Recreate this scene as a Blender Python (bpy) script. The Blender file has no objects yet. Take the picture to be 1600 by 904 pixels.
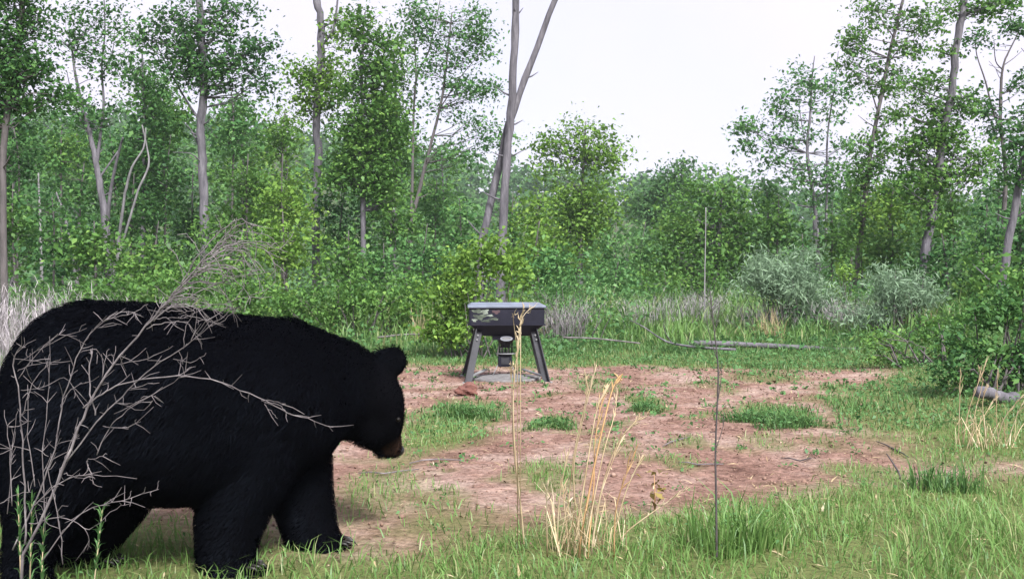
import bpy, bmesh, math, random
import numpy as np
from mathutils import Vector, Matrix

sc = bpy.context.scene
C = sc.collection
random.seed(7)
R = np.random.default_rng(7)

# ------------------------------------------------------------------ camera
F = 1640.0                      # focal length in photograph pixels (1600 wide)
CAMZ = 1.2
HOR = 440.0                     # photograph row of the horizon
PITCH = math.atan((452.0 - HOR) / F)
cam_d = bpy.data.cameras.new('camera')
cam_d.lens = 36.0 * F / 1600.0
cam_d.clip_start = 0.05
cam_d.clip_end = 3000
cam = bpy.data.objects.new('camera', cam_d)
cam.location = (0, 0, CAMZ)
cam.rotation_euler = (math.radians(90) - PITCH, 0, 0)
C.objects.link(cam)
sc.camera = cam

# ------------------------------------------------------------------ sky and sun
SUN_EL, SUN_AZ = math.radians(47), math.radians(158)   # azimuth clockwise from +Y: sun behind the camera to the right
w = bpy.data.worlds.new('World')
sc.world = w
w.use_nodes = True
nt = w.node_tree
nt.nodes.clear()
out = nt.nodes.new('ShaderNodeOutputWorld')
sky = nt.nodes.new('ShaderNodeTexSky')
sky.sky_type = 'NISHITA'
sky.sun_disc = False
sky.sun_elevation = SUN_EL
sky.sun_rotation = SUN_AZ
bg = nt.nodes.new('ShaderNodeBackground')
bg.inputs[1].default_value = 0.1
# a thin bright overcast lies over the blue
tc = nt.nodes.new('ShaderNodeTexCoord')
nz = nt.nodes.new('ShaderNodeTexNoise')
nz.inputs['Scale'].default_value = 2.2
nz.inputs['Detail'].default_value = 4
rp = nt.nodes.new('ShaderNodeValToRGB')
rp.color_ramp.elements[0].position = 0.30
rp.color_ramp.elements[0].color = (0.80, 0.80, 0.80, 1)
rp.color_ramp.elements[1].position = 0.55
rp.color_ramp.elements[1].color = (1, 1, 1, 1)
mx = nt.nodes.new('ShaderNodeMix')
mx.data_type = 'RGBA'
mx.inputs[7].default_value = (4.9, 4.68, 5.6, 1)
nt.links.new(tc.outputs['Generated'], nz.inputs['Vector'])
nt.links.new(nz.outputs[0], rp.inputs[0])
nt.links.new(rp.outputs[0], mx.inputs[0])
nt.links.new(sky.outputs[0], mx.inputs[6])
nt.links.new(mx.outputs[2], bg.inputs[0])
nt.links.new(bg.outputs[0], out.inputs[0])

sd = bpy.data.lights.new('sun', 'SUN')
sd.energy = 4.6
sd.angle = math.radians(14)
sd.color = (1.0, 0.995, 0.975)
so = bpy.data.objects.new('sun', sd)
v = Vector((math.sin(SUN_AZ) * math.cos(SUN_EL), math.cos(SUN_AZ) * math.cos(SUN_EL), math.sin(SUN_EL)))
so.rotation_euler = (-v).to_track_quat('-Z', 'Y').to_euler()
so.location = (8, -8, 12)
C.objects.link(so)

sc.view_settings.view_transform = 'Standard'
sc.view_settings.look = 'None'
sc.view_settings.exposure = 1.08
sc.view_settings.gamma = 1.0
sc.render.engine = 'CYCLES'
sc.cycles.max_bounces = 6
sc.cycles.diffuse_bounces = 3
sc.cycles.transmission_bounces = 3
sc.cycles.use_denoising = True

# ------------------------------------------------------------------ helpers
cp, sp_ = math.cos(PITCH), math.sin(PITCH)


def P(px, py, d):
    """World point seen at photograph pixel px, py whose distance along +Y is d metres."""
    a, b = (px - 800.0) / F, (452.0 - py) / F
    y, z = cp + b * sp_, -sp_ + b * cp
    return np.array((a * d / y, d, CAMZ + z * d / y))


def G(px, py):
    """Point of the level ground at that pixel."""
    a, b = (px - 800.0) / F, (452.0 - py) / F
    y, z = cp + b * sp_, -sp_ + b * cp
    t = -CAMZ / z
    return np.array((a * t, y * t, 0.0))


_k = np.random.default_rng(3)
_W = [(_k.uniform(-1, 1, 2), _k.uniform(0, 6.28)) for _ in range(24)]


def noise2(x, y, s=1.0, o=0, n=8):
    x, y = np.asarray(x, float), np.asarray(y, float)
    r = 0
    for i in range(n):
        (a, b), ph = _W[(i + o) % 24]
        m = s * (1 + i * 0.45)
        nrm = math.hypot(a, b) + .2
        r = r + np.sin((x * a + y * b) / nrm * m + ph * (1 + o)) / (1 + i * .25)
    return r / 4.2


def sstep(a, b, x):
    t = np.clip((np.asarray(x, float) - a) / (b - a), 0, 1)
    return t * t * (3 - 2 * t)


def terr(x, y):
    x, y = np.asarray(x, float), np.asarray(y, float)
    s = np.maximum(0, y - 24)
    z = -8.0 * (1 - np.exp(-0.0006 * s * s))
    z = z + 0.012 * noise2(x, y, 3.0) + 0.03 * noise2(x, y, .8, 5)
    z = z + 0.35 * sstep(3.2, 7.5, x - .12 * (y - 8)) * sstep(2, 8, y) * (1 - sstep(20, 26, y))
    return z


def link(o, parent=None):
    C.objects.link(o)
    if parent is not None:
        o.parent = parent
        o.matrix_parent_inverse = Matrix.Translation(parent.location).inverted()
    return o


def tag(o, label=None, cat=None, group=None, kind=None):
    if label: o['label'] = label
    if cat: o['category'] = cat
    if group: o['group'] = group
    if kind: o['kind'] = kind
    return o


def empty(name, loc, label, cat, group=None):
    o = bpy.data.objects.new(name, None)
    o.location = Vector([float(q) for q in loc])
    o.empty_display_size = .2
    C.objects.link(o)
    return tag(o, label, cat, group)


class MB:
    def __init__(s):
        s.v, s.f, s.n = [], [], 0

    def add(s, verts, faces):
        verts = np.asarray(verts, float).reshape(-1, 3)
        s.v.append(verts)
        s.f.extend([tuple(int(i) + s.n for i in f) for f in faces])
        s.n += len(verts)
        return s

    def box(s, c, size, rot=None, bevel=None):
        h = np.array(size) / 2
        vs = np.array([(x, y, z) for z in (-1, 1) for y in (-1, 1) for x in (-1, 1)], float) * h
        if rot is not None:
            vs = vs @ np.array(rot).T
        return s.add(vs + np.array(c), [(0, 2, 3, 1), (4, 5, 7, 6), (0, 1, 5, 4), (2, 6, 7, 3), (0, 4, 6, 2), (1, 3, 7, 5)])

    def bar(s, a, b, w, h, up=(0, 0, 1)):
        a, b = np.array(a, float), np.array(b, float)
        d = b - a
        L = np.linalg.norm(d)
        d /= L
        u = np.cross(d, up)
        u /= np.linalg.norm(u)
        q = np.cross(u, d)
        return s.box((a + b) / 2, (w, L, h), np.stack([u, d, q], 1))

    def tube(s, pts, rad, n=6, cap=True):
        pts = np.asarray(pts, float)
        m = len(pts)
        rad = np.broadcast_to(np.asarray(rad, float), (m,))
        t = np.gradient(pts, axis=0)
        t /= np.linalg.norm(t, axis=1)[:, None] + 1e-9
        ref = np.array((0.31, 0.9, 0.1)) if abs(t[:, 2]).mean() > .6 else np.array((0.1, 0.2, 0.97))
        u = np.cross(t, ref)
        u /= np.linalg.norm(u, axis=1)[:, None] + 1e-9
        q = np.cross(t, u)
        an = np.arange(n) * 2 * math.pi / n
        vs = pts[:, None, :] + rad[:, None, None] * (np.cos(an)[None, :, None] * u[:, None, :] + np.sin(an)[None, :, None] * q[:, None, :])
        fs = []
        for i in range(m - 1):
            for j in range(n):
                k = (j + 1) % n
                fs.append((i * n + j, i * n + k, (i + 1) * n + k, (i + 1) * n + j))
        if cap:
            fs.append(tuple(range(n))[::-1])
            fs.append(tuple((m - 1) * n + j for j in range(n)))
        return s.add(vs, fs)

    def lathe(s, prof, c, n=20, axis='z'):
        an = np.arange(n) * 2 * math.pi / n
        vs = []
        for r, z in prof:
            for a in an:
                vs.append((r * math.cos(a), r * math.sin(a), z))
        vs = np.array(vs)
        if axis == 'y': vs = vs[:, [0, 2, 1]]
        fs = []
        for i in range(len(prof) - 1):
            for j in range(n):
                k = (j + 1) % n
                fs.append((i * n + j, i * n + k, (i + 1) * n + k, (i + 1) * n + j))
        fs.append(tuple(range(n))[::-1])
        fs.append(tuple((len(prof) - 1) * n + j for j in range(n)))
        return s.add(vs + np.array(c), fs)

    def build(s, name, m, parent=None, smooth=True, bevel=0):
        me = bpy.data.meshes.new(name)
        me.from_pydata(np.concatenate(s.v).tolist(), [], s.f)
        if bevel:
            bm = bmesh.new()
            bm.from_mesh(me)
            bmesh.ops.recalc_face_normals(bm, faces=bm.faces)
            es = [e for e in bm.edges if len(e.link_faces) == 2 and e.calc_face_angle(0) > .4]
            bmesh.ops.bevel(bm, geom=es, offset=bevel, segments=2, profile=.6, affect='EDGES')
            bm.to_mesh(me)
            bm.free()
        me.materials.append(m)
        if smooth:
            me.polygons.foreach_set('use_smooth', [True] * len(me.polygons))
        if parent is not None:
            me.transform(Matrix.Translation(-parent.location))
        o = bpy.data.objects.new(name, me)
        C.objects.link(o)
        if parent is not None: o.parent = parent
        return o


def poly_mesh(name, V, nper, m, parent=None, tint=None, faces=None, smooth=False):
    """Mesh of equal little polygons. V: (N, nper, 3), or vertices shared through faces (N, M, 3) with faces a list of index tuples."""
    N, k = V.shape[0], V.shape[1]
    if parent is not None:
        V = V - np.array(parent.location)
    me = bpy.data.meshes.new(name)
    if faces is None: faces = [tuple(range(k))]
    nl = sum(len(f) for f in faces)
    me.vertices.add(N * k)
    me.vertices.foreach_set('co', np.ascontiguousarray(V, np.float32).ravel())
    loc = np.concatenate([np.array(f) for f in faces])
    idx = (np.arange(N)[:, None] * k + loc[None, :]).astype(np.int32)
    me.loops.add(N * nl)
    me.loops.foreach_set('vertex_index', idx.ravel())
    me.polygons.add(N * len(faces))
    offs = np.concatenate([[0], np.cumsum([len(f) for f in faces])[:-1]])
    st = (np.arange(N)[:, None] * nl + offs[None, :]).astype(np.int32)
    me.polygons.foreach_set('loop_start', st.ravel())
    if smooth:
        me.polygons.foreach_set('use_smooth', np.ones(N * len(faces), bool))
    me.update(calc_edges=True)
    if tint is not None:
        at = me.attributes.new('tint', 'FLOAT', 'FACE')
        at.data.foreach_set('value', np.repeat(np.asarray(tint, np.float32), len(faces)))
    me.materials.append(m)
    o = bpy.data.objects.new(name, me)
    C.objects.link(o)
    if parent is not None: o.parent = parent
    return o


def unit(a):
    return a / (np.linalg.norm(a, axis=-1, keepdims=True) + 1e-9)


def leaves(c, L, W, up=.6, droop=.25, rng=R):
    """Folded leaf quads (N,4,3) at the points c."""
    N = len(c)
    nrm = rng.normal(size=(N, 3)) * .75
    nrm[:, 2] = abs(nrm[:, 2]) * .6 + up
    nrm = unit(nrm)
    d = rng.normal(size=(N, 3))
    d = unit(d - (d * nrm).sum(1)[:, None] * nrm)
    d[:, 2] -= droop
    d = unit(d)
    s = unit(np.cross(d, nrm))
    L = np.broadcast_to(L, (N,)) * (.5 + 1.0 * rng.uniform(0, 1, N) ** 1.5)
    Wd = L * W
    fold = nrm * (Wd * .18)[:, None]
    a = c - d * (L * .5)[:, None]
    b = c + s * (Wd * .5)[:, None] + fold - d * (L * .06)[:, None]
    t = c + d * (L * .5)[:, None] - nrm * (L * .1)[:, None]
    e = c - s * (Wd * .5)[:, None] + fold - d * (L * .06)[:, None]
    return np.stack([a, b, t, e], 1)


def blades(base, h, wd, lean, rng=R, az=None, curl=1.0):
    """Grass blades: five points each, a quad and a triangle; base (N,3)."""
    N = len(base)
    az = rng.uniform(0, 2 * math.pi, N) if az is None else az
    dr = np.stack([np.cos(az), np.sin(az), np.zeros(N)], 1)
    tw = az + rng.uniform(.6, 2.5, N)
    sd_ = np.stack([np.cos(tw), np.sin(tw), np.zeros(N)], 1)
    h = np.broadcast_to(h, (N,))
    wd = np.broadcast_to(wd, (N,))
    lean = np.broadcast_to(lean, (N,))
    m = base + dr * (h * lean * .35)[:, None] + np.array((0, 0, 1)) * (h * .6)[:, None]
    t = base + dr * (h * lean)[:, None] + np.array((0, 0, 1)) * (h * (1 - .28 * lean * curl))[:, None]
    q = sd_ * (wd * .5)[:, None]
    V = np.stack([base - q, base + q, m + q * .75, m - q * .75, t], 1)
    return V


BL = [(0, 1, 2, 3), (3, 2, 4)]

# ------------------------------------------------------------------ materials


def mat(name):
    m = bpy.data.materials.new(name)
    m.use_nodes = True
    n = m.node_tree
    n.nodes.clear()
    o = n.nodes.new('ShaderNodeOutputMaterial')
    return m, n, o


def ramp(n, stops):
    r = n.nodes.new('ShaderNodeValToRGB')
    e = r.color_ramp.elements
    while len(e) < len(stops): e.new(.5)
    for i, (p, c) in enumerate(stops):
        e[i].position = p
        e[i].color = (*c, 1)
    return r


def leaf_mat(name, dark, light, trans=.35, gloss=.05, third=None):
    m, n, o = mat(name)
    at = n.nodes.new('ShaderNodeAttribute')
    at.attribute_name = 'tint'
    r = ramp(n, [(0, dark), (.75, light), (1, third or light)])
    n.links.new(at.outputs['Fac'], r.inputs[0])
    df = n.nodes.new('ShaderNodeBsdfDiffuse')
    tr = n.nodes.new('ShaderNodeBsdfTranslucent')
    gl = n.nodes.new('ShaderNodeBsdfGlossy')
    gl.inputs['Roughness'].default_value = .45
    gl.inputs['Color'].default_value = (.85, .9, 1, 1)
    m1 = n.nodes.new('ShaderNodeMixShader')
    m1.inputs[0].default_value = trans
    m2 = n.nodes.new('ShaderNodeMixShader')
    m2.inputs[0].default_value = gloss
    n.links.new(r.outputs[0], df.inputs[0])
    n.links.new(r.outputs[0], tr.inputs[0])
    n.links.new(df.outputs[0], m1.inputs[1])
    n.links.new(tr.outputs[0], m1.inputs[2])
    n.links.new(m1.outputs[0], m2.inputs[1])
    n.links.new(gl.outputs[0], m2.inputs[2])
    n.links.new(m2.outputs[0], o.inputs[0])
    return m


def solid(name, stops, scale=6, rough=.8, bump=.3, stretch=(1, 1, 1), spec=.3, detail=6, metallic=0, coord='Object', bscale=None):
    m, n, o = mat(name)
    tc = n.nodes.new('ShaderNodeTexCoord')
    mp = n.nodes.new('ShaderNodeMapping')
    mp.inputs['Scale'].default_value = stretch
    nz = n.nodes.new('ShaderNodeTexNoise')
    nz.inputs['Scale'].default_value = scale
    nz.inputs['Detail'].default_value = detail
    nz.inputs['Roughness'].default_value = .65
    r = ramp(n, stops)
    b = n.nodes.new('ShaderNodeBsdfPrincipled')
    b.inputs['Roughness'].default_value = rough
    b.inputs['Specular IOR Level'].default_value = spec
    b.inputs['Metallic'].default_value = metallic
    n.links.new(tc.outputs[coord], mp.inputs[0])
    n.links.new(mp.outputs[0], nz.inputs['Vector'])
    n.links.new(nz.outputs[0], r.inputs[0])
    n.links.new(r.outputs[0], b.inputs['Base Color'])
    if bump:
        bp = n.nodes.new('ShaderNodeBump')
        bp.inputs['Strength'].default_value = bump
        bp.inputs['Distance'].default_value = .05 if 'bark' in name else .02
        n.links.new(nz.outputs[0], bp.inputs['Height'])
        n.links.new(bp.outputs[0], b.inputs['Normal'])
    n.links.new(b.outputs[0], o.inputs[0])
    return m


M = {}
M['leaf_mid'] = leaf_mat('leaf_mid', (.058, .140, .034), (.135, .265, .060), .40, .008, third=(.22, .36, .085))
M['leaf_dark'] = leaf_mat('leaf_dark', (.038, .105, .036), (.088, .195, .056), .38, .008, third=(.14, .27, .075))
M['leaf_fresh'] = leaf_mat('leaf_fresh', (.085, .178, .030), (.195, .330, .062), .40, .008, third=(.28, .42, .09))
M['leaf_cool'] = leaf_mat('leaf_cool', (.056, .150, .048), (.128, .265, .082), .38, .008, third=(.19, .34, .115))
M['leaf_willow'] = leaf_mat('leaf_willow', (.15, .235, .14), (.27, .38, .24), .38, .01)
M['leaf_far'] = leaf_mat('leaf_far', (.060, .140, .055), (.125, .235, .085), .4, .0)
M['grass'] = leaf_mat('grass_blade', (.085, .175, .042), (.18, .31, .085), .42, .015, (.34, .36, .17))
M['grass_low'] = leaf_mat('grass_low', (.055, .125, .038), (.125, .235, .070), .36, .012, (.27, .29, .14))
M['weed'] = leaf_mat('weed_leaf', (.055, .140, .045), (.120, .240, .085), .36, .008)
M['straw'] = leaf_mat('straw', (.30, .21, .11), (.55, .44, .26), .25, .03, (.62, .52, .36))
M['litter'] = leaf_mat('litter', (.09, .055, .04), (.25, .17, .12), .0, .01, (.38, .30, .22))
M['dead'] = leaf_mat('dead_stalk', (.20, .18, .19), (.38, .345, .365), .2, .0, (.50, .46, .45))
M['bark'] = solid('bark_grey', [(.3, (.05, .047, .055)), (.55, (.125, .115, .13)), (.75, (.22, .205, .225))], 9, .9, .8, (1, 1, .18))
M['bark_dark'] = solid('bark_dark', [(.3, (.05, .045, .045)), (.6, (.115, .10, .10)), (.8, (.18, .16, .155))], 9, .9, .8, (1, 1, .18))
M['bark_pale'] = solid('bark_pale', [(.3, (.13, .125, .13)), (.6, (.26, .245, .255)), (.8, (.38, .36, .37))], 9, .9, .6, (1, 1, .2))
M['dead_wood'] = solid('dead_wood', [(.3, (.06, .052, .055)), (.55, (.15, .130, .135)), (.75, (.30, .27, .275))], 14, .85, .5)
M['twig_dark'] = solid('twig_dark', [(.3, (.03, .026, .028)), (.7, (.09, .075, .075))], 20, .8, .2)
M['straw_stalk'] = solid('straw_stalk', [(.3, (.24, .165, .09)), (.5, (.42, .325, .20)), (.75, (.55, .47, .34))], 9, .7, .2, (1, 1, .4))
M['straw_brown'] = solid('straw_brown', [(.3, (.26, .13, .05)), (.6, (.46, .29, .14))], 9, .7, .2, (1, 1, .4))

# ground: bare reddish dirt where 'cover' is 0, soil under thatch where it is 1
m, n, o = mat('ground_soil')
at = n.nodes.new('ShaderNodeAttribute'); at.attribute_name = 'cover'
tc = n.nodes.new('ShaderNodeTexCoord')
n1 = n.nodes.new('ShaderNodeTexNoise'); n1.inputs['Scale'].default_value = 1.1; n1.inputs['Detail'].default_value = 8; n1.inputs['Roughness'].default_value = .7
n2 = n.nodes.new('ShaderNodeTexNoise'); n2.inputs['Scale'].default_value = 26; n2.inputs['Detail'].default_value = 6; n2.inputs['Roughness'].default_value = .75
n3 = n.nodes.new('ShaderNodeTexVoronoi'); n3.inputs['Scale'].default_value = 38
for q in (n1, n2, n3): n.links.new(tc.outputs['Object'], q.inputs['Vector'])
n4 = n.nodes.new('ShaderNodeTexNoise'); n4.inputs['Scale'].default_value = 7; n4.inputs['Detail'].default_value = 10; n4.inputs['Roughness'].default_value = .8
n.links.new(tc.outputs['Object'], n4.inputs['Vector'])
r1 = ramp(n, [(.32, (.155, .084, .063)), (.48, (.245, .147, .115)), (.64, (.35, .255, .212))])
r2 = ramp(n, [(.32, (.42, .38, .36)), (.5, (.92, .92, .92)), (.70, (1.35, 1.35, 1.35))])
n.links.new(n1.outputs[0], r1.inputs[0]); n.links.new(n2.outputs[0], r2.inputs[0])
mu = n.nodes.new('ShaderNodeMix'); mu.data_type = 'RGBA'; mu.blend_type = 'MULTIPLY'; mu.inputs[0].default_value = 1
r4 = ramp(n, [(.36, (.50, .46, .44)), (.5, (1, 1, 1)), (.64, (1.30, 1.32, 1.34))])
n.links.new(n4.outputs[0], r4.inputs[0])
mv = n.nodes.new('ShaderNodeMix'); mv.data_type = 'RGBA'; mv.blend_type = 'MULTIPLY'; mv.inputs[0].default_value = 1
n.links.new(r1.outputs[0], mv.inputs[6]); n.links.new(r4.outputs[0], mv.inputs[7])
n.links.new(mv.outputs[2], mu.inputs[6]); n.links.new(r2.outputs[0], mu.inputs[7])
r3 = ramp(n, [(.3, (.07, .085, .028)), (.55, (.13, .15, .05)), (.75, (.20, .18, .09))])
n.links.new(n2.outputs[0], r3.inputs[0])
mg = n.nodes.new('ShaderNodeMix'); mg.data_type = 'RGBA'
n.links.new(at.outputs['Fac'], mg.inputs[0]); n.links.new(mu.outputs[2], mg.inputs[6]); n.links.new(r3.outputs[0], mg.inputs[7])
b = n.nodes.new('ShaderNodeBsdfPrincipled'); b.inputs['Roughness'].default_value = .95; b.inputs['Specular IOR Level'].default_value = .15
ad = n.nodes.new('ShaderNodeMath'); ad.operation = 'MULTIPLY_ADD'; ad.inputs[1].default_value = -.35
n.links.new(n3.outputs['Distance'], ad.inputs[0]); n.links.new(n2.outputs[0], ad.inputs[2])
bp = n.nodes.new('ShaderNodeBump'); bp.inputs['Strength'].default_value = .8; bp.inputs['Distance'].default_value = .03
n.links.new(ad.outputs[0], bp.inputs['Height'])
n.links.new(mg.outputs[2], b.inputs['Base Color']); n.links.new(bp.outputs[0], b.inputs['Normal'])
n.links.new(b.outputs[0], o.inputs[0])
M['ground'] = m
M['hill'] = solid('hill_soil', [(.3, (.035, .05, .022)), (.7, (.07, .09, .04))], .4, .95, 0)

# ------------------------------------------------------------------ cover map: where grass grows
DIRT = np.array([(-2.7, 5.4), (-1.7, 5.25), (-.95, 4.65), (-.45, 4.7), (-.3, 5.2), (.2, 5.45), (.9, 5.6), (1.34, 5.75), (1.9, 6.2), (2.9, 6.35), (3.5, 6.5),
                 (3.5, 6.95), (2.75, 7.4), (2.85, 8.3), (3.0, 9.4), (3.8, 11.5), (4.5, 12.5), (4.9, 14.0), (3.6, 14.5), (2, 14.8), (-1.4, 14.9), (-2.4, 13.5), (-2.8, 9)])


def poly_sd(x, y, poly=DIRT):
    """Signed distance to the polygon, positive inside."""
    x, y = np.asarray(x, float), np.asarray(y, float)
    best = np.full(x.shape, 1e9)
    inside = np.zeros(x.shape, bool)
    n_ = len(poly)
    for i in range(n_):
        (ax, ay), (bx, by) = poly[i], poly[(i + 1) % n_]
        dx, dy = bx - ax, by - ay
        t = np.clip(((x - ax) * dx + (y - ay) * dy) / (dx * dx + dy * dy), 0, 1)
        best = np.minimum(best, np.hypot(x - ax - t * dx, y - ay - t * dy))
        c = ((ay > y) != (by > y)) & (x < dx * (y - ay) / (dy if abs(dy) > 1e-9 else 1e-9) + ax)
        inside ^= c
    return np.where(inside, best, -best)


PATCH = []
for px, py, rx, ry, s in [(705, 660, 85, 42, 1), (1212, 646, 66, 18, 1), (1006, 628, 34, 13, 1), (868, 658, 40, 14, 1), (590, 765, 70, 45, .55),
                          (860, 748, 60, 30, .7), (1062, 722, 40, 14, .6), (1200, 690, 40, 12, .45), (1330, 612, 50, 16, .7), (1395, 655, 80, 50, 1), (760, 640, 40, 20, .7),
                          (560, 800, 50, 30, .4), (1360, 735, 70, 20, .8), (1470, 710, 80, 26, .8), (690, 785, 50, 22, .5), (1100, 600, 40, 8, .4), (1200, 590, 60, 10, .6),
                          (930, 600, 40, 14, .45), (1140, 610, 30, 8, .4), (960, 700, 50, 16, .4), (1290, 690, 40, 12, .4), (640, 700, 40, 30, .6), (1080, 690, 26, 9, .6), (905, 790, 70, 25, .4)]:
    c0 = G(px, py)
    PATCH.append((c0[0], c0[1], rx * c0[1] / F, (G(px, py - ry)[1] - G(px, py + ry)[1]) / 2, s))


def cover(x, y):
    d = poly_sd(x, y)
    nn = noise2(x, y, 2.6, 3) * .35 + noise2(x, y, 8, 9) * .16
    c_ = 1 - sstep(-.35, .45, d + nn)
    for (cx, cy, rx, ry, s) in PATCH:
        q = np.hypot((x - cx) / rx, (y - cy) / ry)
        c_ = np.maximum(c_, s * (1 - sstep(.45, 1.25, q + nn * 1.1)))
    c_ = np.maximum(c_, .5 * sstep(.18, .75, noise2(x, y, 5, 12) + .3 * noise2(x, y, 13, 18)))
    return np.clip(c_, 0, 1)


# ------------------------------------------------------------------ ground sheet
def grow(a, b, step, k, far):
    v_ = list(np.arange(a, b, step))
    s, q = step, v_[-1]
    hi = []
    while q < far:
        s *= k
        q += s
        hi.append(q)
    return v_ + hi


xs = grow(-4.2, 6.0, .06, 1.12, 700)
lo = grow(4.2, 4.5, .06, 1.12, 700)
xs = [-q for q in lo[::-1]] + xs[1:]
ys = grow(2.6, 16.0, .06, 1.06, 900)
lo = grow(-2.6, -2.3, .06, 1.25, 120)
ys = [-q for q in lo[::-1]][:-1] + ys[2:]
xs = np.unique(np.round(xs, 4)); ys = np.unique(np.round(ys, 4))
X, Y = np.meshgrid(xs, ys)
Z = terr(X, Y)
Z = Z + (.010 * noise2(X, Y, 22, 7) + .008 * noise2(X, Y, 45, 2)) * (np.abs(Y - 9) < 8)
V = np.stack([X, Y, Z], -1).reshape(-1, 3)
ny, nx = X.shape
ii = np.arange(ny * nx).reshape(ny, nx)
FQ = np.stack([ii[:-1, :-1], ii[:-1, 1:], ii[1:, 1:], ii[1:, :-1]], -1).reshape(-1, 4)
me = bpy.data.meshes.new('ground')
me.from_pydata(V.tolist(), [], FQ.tolist())
a_ = me.attributes.new('cover', 'FLOAT', 'POINT')
a_.data.foreach_set('value', cover(X, Y).astype(np.float32).ravel())
me.polygons.foreach_set('use_smooth', [True] * len(me.polygons))
me.materials.append(M['ground'])
tag(link(bpy.data.objects.new('ground', me)), kind='structure')

# ------------------------------------------------------------------ far hills with their woods
RIDGE = np.array([(-900, 150), (-300, 150), (0, 168), (130, 190), (260, 186), (440, 205), (640, 238), (760, 262), (830, 270), (980, 280), (1100, 287), (1250, 300), (1400, 306), (1600, 325), (2500, 335)], float)


def ridge_z(x, d=170.0):
    px = 800 + x / d * F
    py = np.interp(px, RIDGE[:, 0], RIDGE[:, 1]) + 6
    return CAMZ + (HOR - py) / F * d


def hill_z(x, y):
    t = np.clip((y - 85) / (170 - 85), 0, 1.0)
    top = ridge_z(x) + 1.2 * noise2(x, y, .12, 4) - 3.5
    z = -9 + (top + 9) * sstep(0, 1, t)
    return z - np.maximum(0, y - 175) * .05


hx = np.linspace(-160, 160, 90); hy = np.linspace(82, 260, 40)
X, Y = np.meshgrid(hx, hy)
Z = hill_z(X, Y)
V = np.stack([X, Y, Z], -1).reshape(-1, 3)
ny, nx = X.shape
ii = np.arange(ny * nx).reshape(ny, nx)
FQ = np.stack([ii[:-1, :-1], ii[:-1, 1:], ii[1:, 1:], ii[1:, :-1]], -1).reshape(-1, 4)
me = bpy.data.meshes.new('hills')
me.from_pydata(V.tolist(), [], FQ.tolist())
me.polygons.foreach_set('use_smooth', [True] * len(me.polygons))
me.materials.append(M['hill'])
tag(link(bpy.data.objects.new('hills', me)), kind='structure')

# canopy on the hill: crowns of big leaf clumps
cc, tt = [], []
n_cr = 1900
cx = R.uniform(-120, 120, n_cr); cy = R.uniform(95, 176, n_cr)
for i in range(n_cr):
    r = R.uniform(1.6, 3.2)
    z0 = float(hill_z(np.array(cx[i]), np.array(cy[i]))) + R.uniform(1.2, 3.6)
    k = 46
    q = unit(R.normal(size=(k, 3))) * (R.uniform(.55, 1.05, k)[:, None])
    q[:, 2] = q[:, 2] * 1.15
    cc.append(np.array((cx[i], cy[i], z0)) + q * r)
    tt.append(np.clip(R.normal(.45, .2) + R.normal(0, .15, k), 0, 1))
tag(poly_mesh('woods', leaves(np.concatenate(cc), .95, .7, .5), 4, M['leaf_far'], tint=np.concatenate(tt)), kind='stuff')

# ------------------------------------------------------------------ trees


def spray_points(blobs, d, f=1.0, per=13, spread=.26, jitter=.9):
    """Leaf points grouped into little sprays inside pixel ellipses standing at distance d."""
    pts, tnt, cen = [], [], []
    for bl in blobs:
        px, py, rx, ry = bl[:4]
        k = f * (bl[4] if len(bl) > 4 else 1.0)
        sc_ = d / F
        dz = R.uniform(-.5, .5) * rx * sc_ * jitter
        c0 = P(px, py, d + dz)
        n_ = max(3, int(k * math.pi * rx * ry / 300))
        q = unit(R.normal(size=(n_, 3))) * (R.uniform(.12, 1.12, n_) ** .55)[:, None]
        s = c0 + q * np.array((rx * sc_, max(rx, ry) * sc_ * .85, ry * sc_))
        cen.append(s)
        bt = R.normal(.43, .13)
        for j in range(n_):
            m_ = max(3, int(R.normal(per, per * .3)))
            o_ = R.normal(size=(m_, 3)) * spread * np.array((1, 1, .72)) * R.uniform(.6, 1.25)
            o_[:, 2] -= .15 * np.hypot(o_[:, 0], o_[:, 1])
            pts.append(s[j] + o_)
            tnt.append(np.clip(bt + R.normal(0, .22) + R.normal(0, .11, m_), 0, 1))
    return np.concatenate(pts), np.concatenate(tnt), np.concatenate(cen)


def split_blobs(blobs, k=4):
    res = []
    for bl in blobs:
        f_ = bl[4] if len(bl) > 4 else 1.0
        for _ in range(k):
            a, q = R.uniform(0, 6.28), math.sqrt(R.uniform(0, 1)) * .8
            g_ = R.uniform(.38, .66)
            res.append((bl[0] + math.cos(a) * q * bl[2], bl[1] + math.sin(a) * q * bl[3], bl[2] * g_, bl[3] * g_ * R.uniform(.8, 1.1), f_ * R.uniform(.7, 1.25)))
    return res


def path3(pts, d, wob=.0, dz=0.0):
    """A pixel polyline (px, py[, radius m]) as a smooth 3-D path at distance d; dz: depth gained along it."""
    p = np.array([(q[0], q[1]) for q in pts], float)
    n_ = len(p)
    u = np.linspace(0, n_ - 1, (n_ - 1) * 4 + 1)
    t = np.arange(n_)
    # Catmull-Rom
    res = []
    for s in u:
        i = min(int(s), n_ - 2)
        f_ = s - i
        p0, p1, p2, p3 = p[max(i - 1, 0)], p[i], p[i + 1], p[min(i + 2, n_ - 1)]
        res.append(.5 * ((2 * p1) + (-p0 + p2) * f_ + (2 * p0 - 5 * p1 + 4 * p2 - p3) * f_ ** 2 + (-p0 + 3 * p1 - 3 * p2 + p3) * f_ ** 3))
    W_ = np.array([P(a[0], a[1], d + dz * (i / (len(res) - 1))) for i, a in enumerate(res)])
    if wob: W_ += R.normal(size=W_.shape) * wob
    return W_, u / (n_ - 1)


FOL = 2.5


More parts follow.
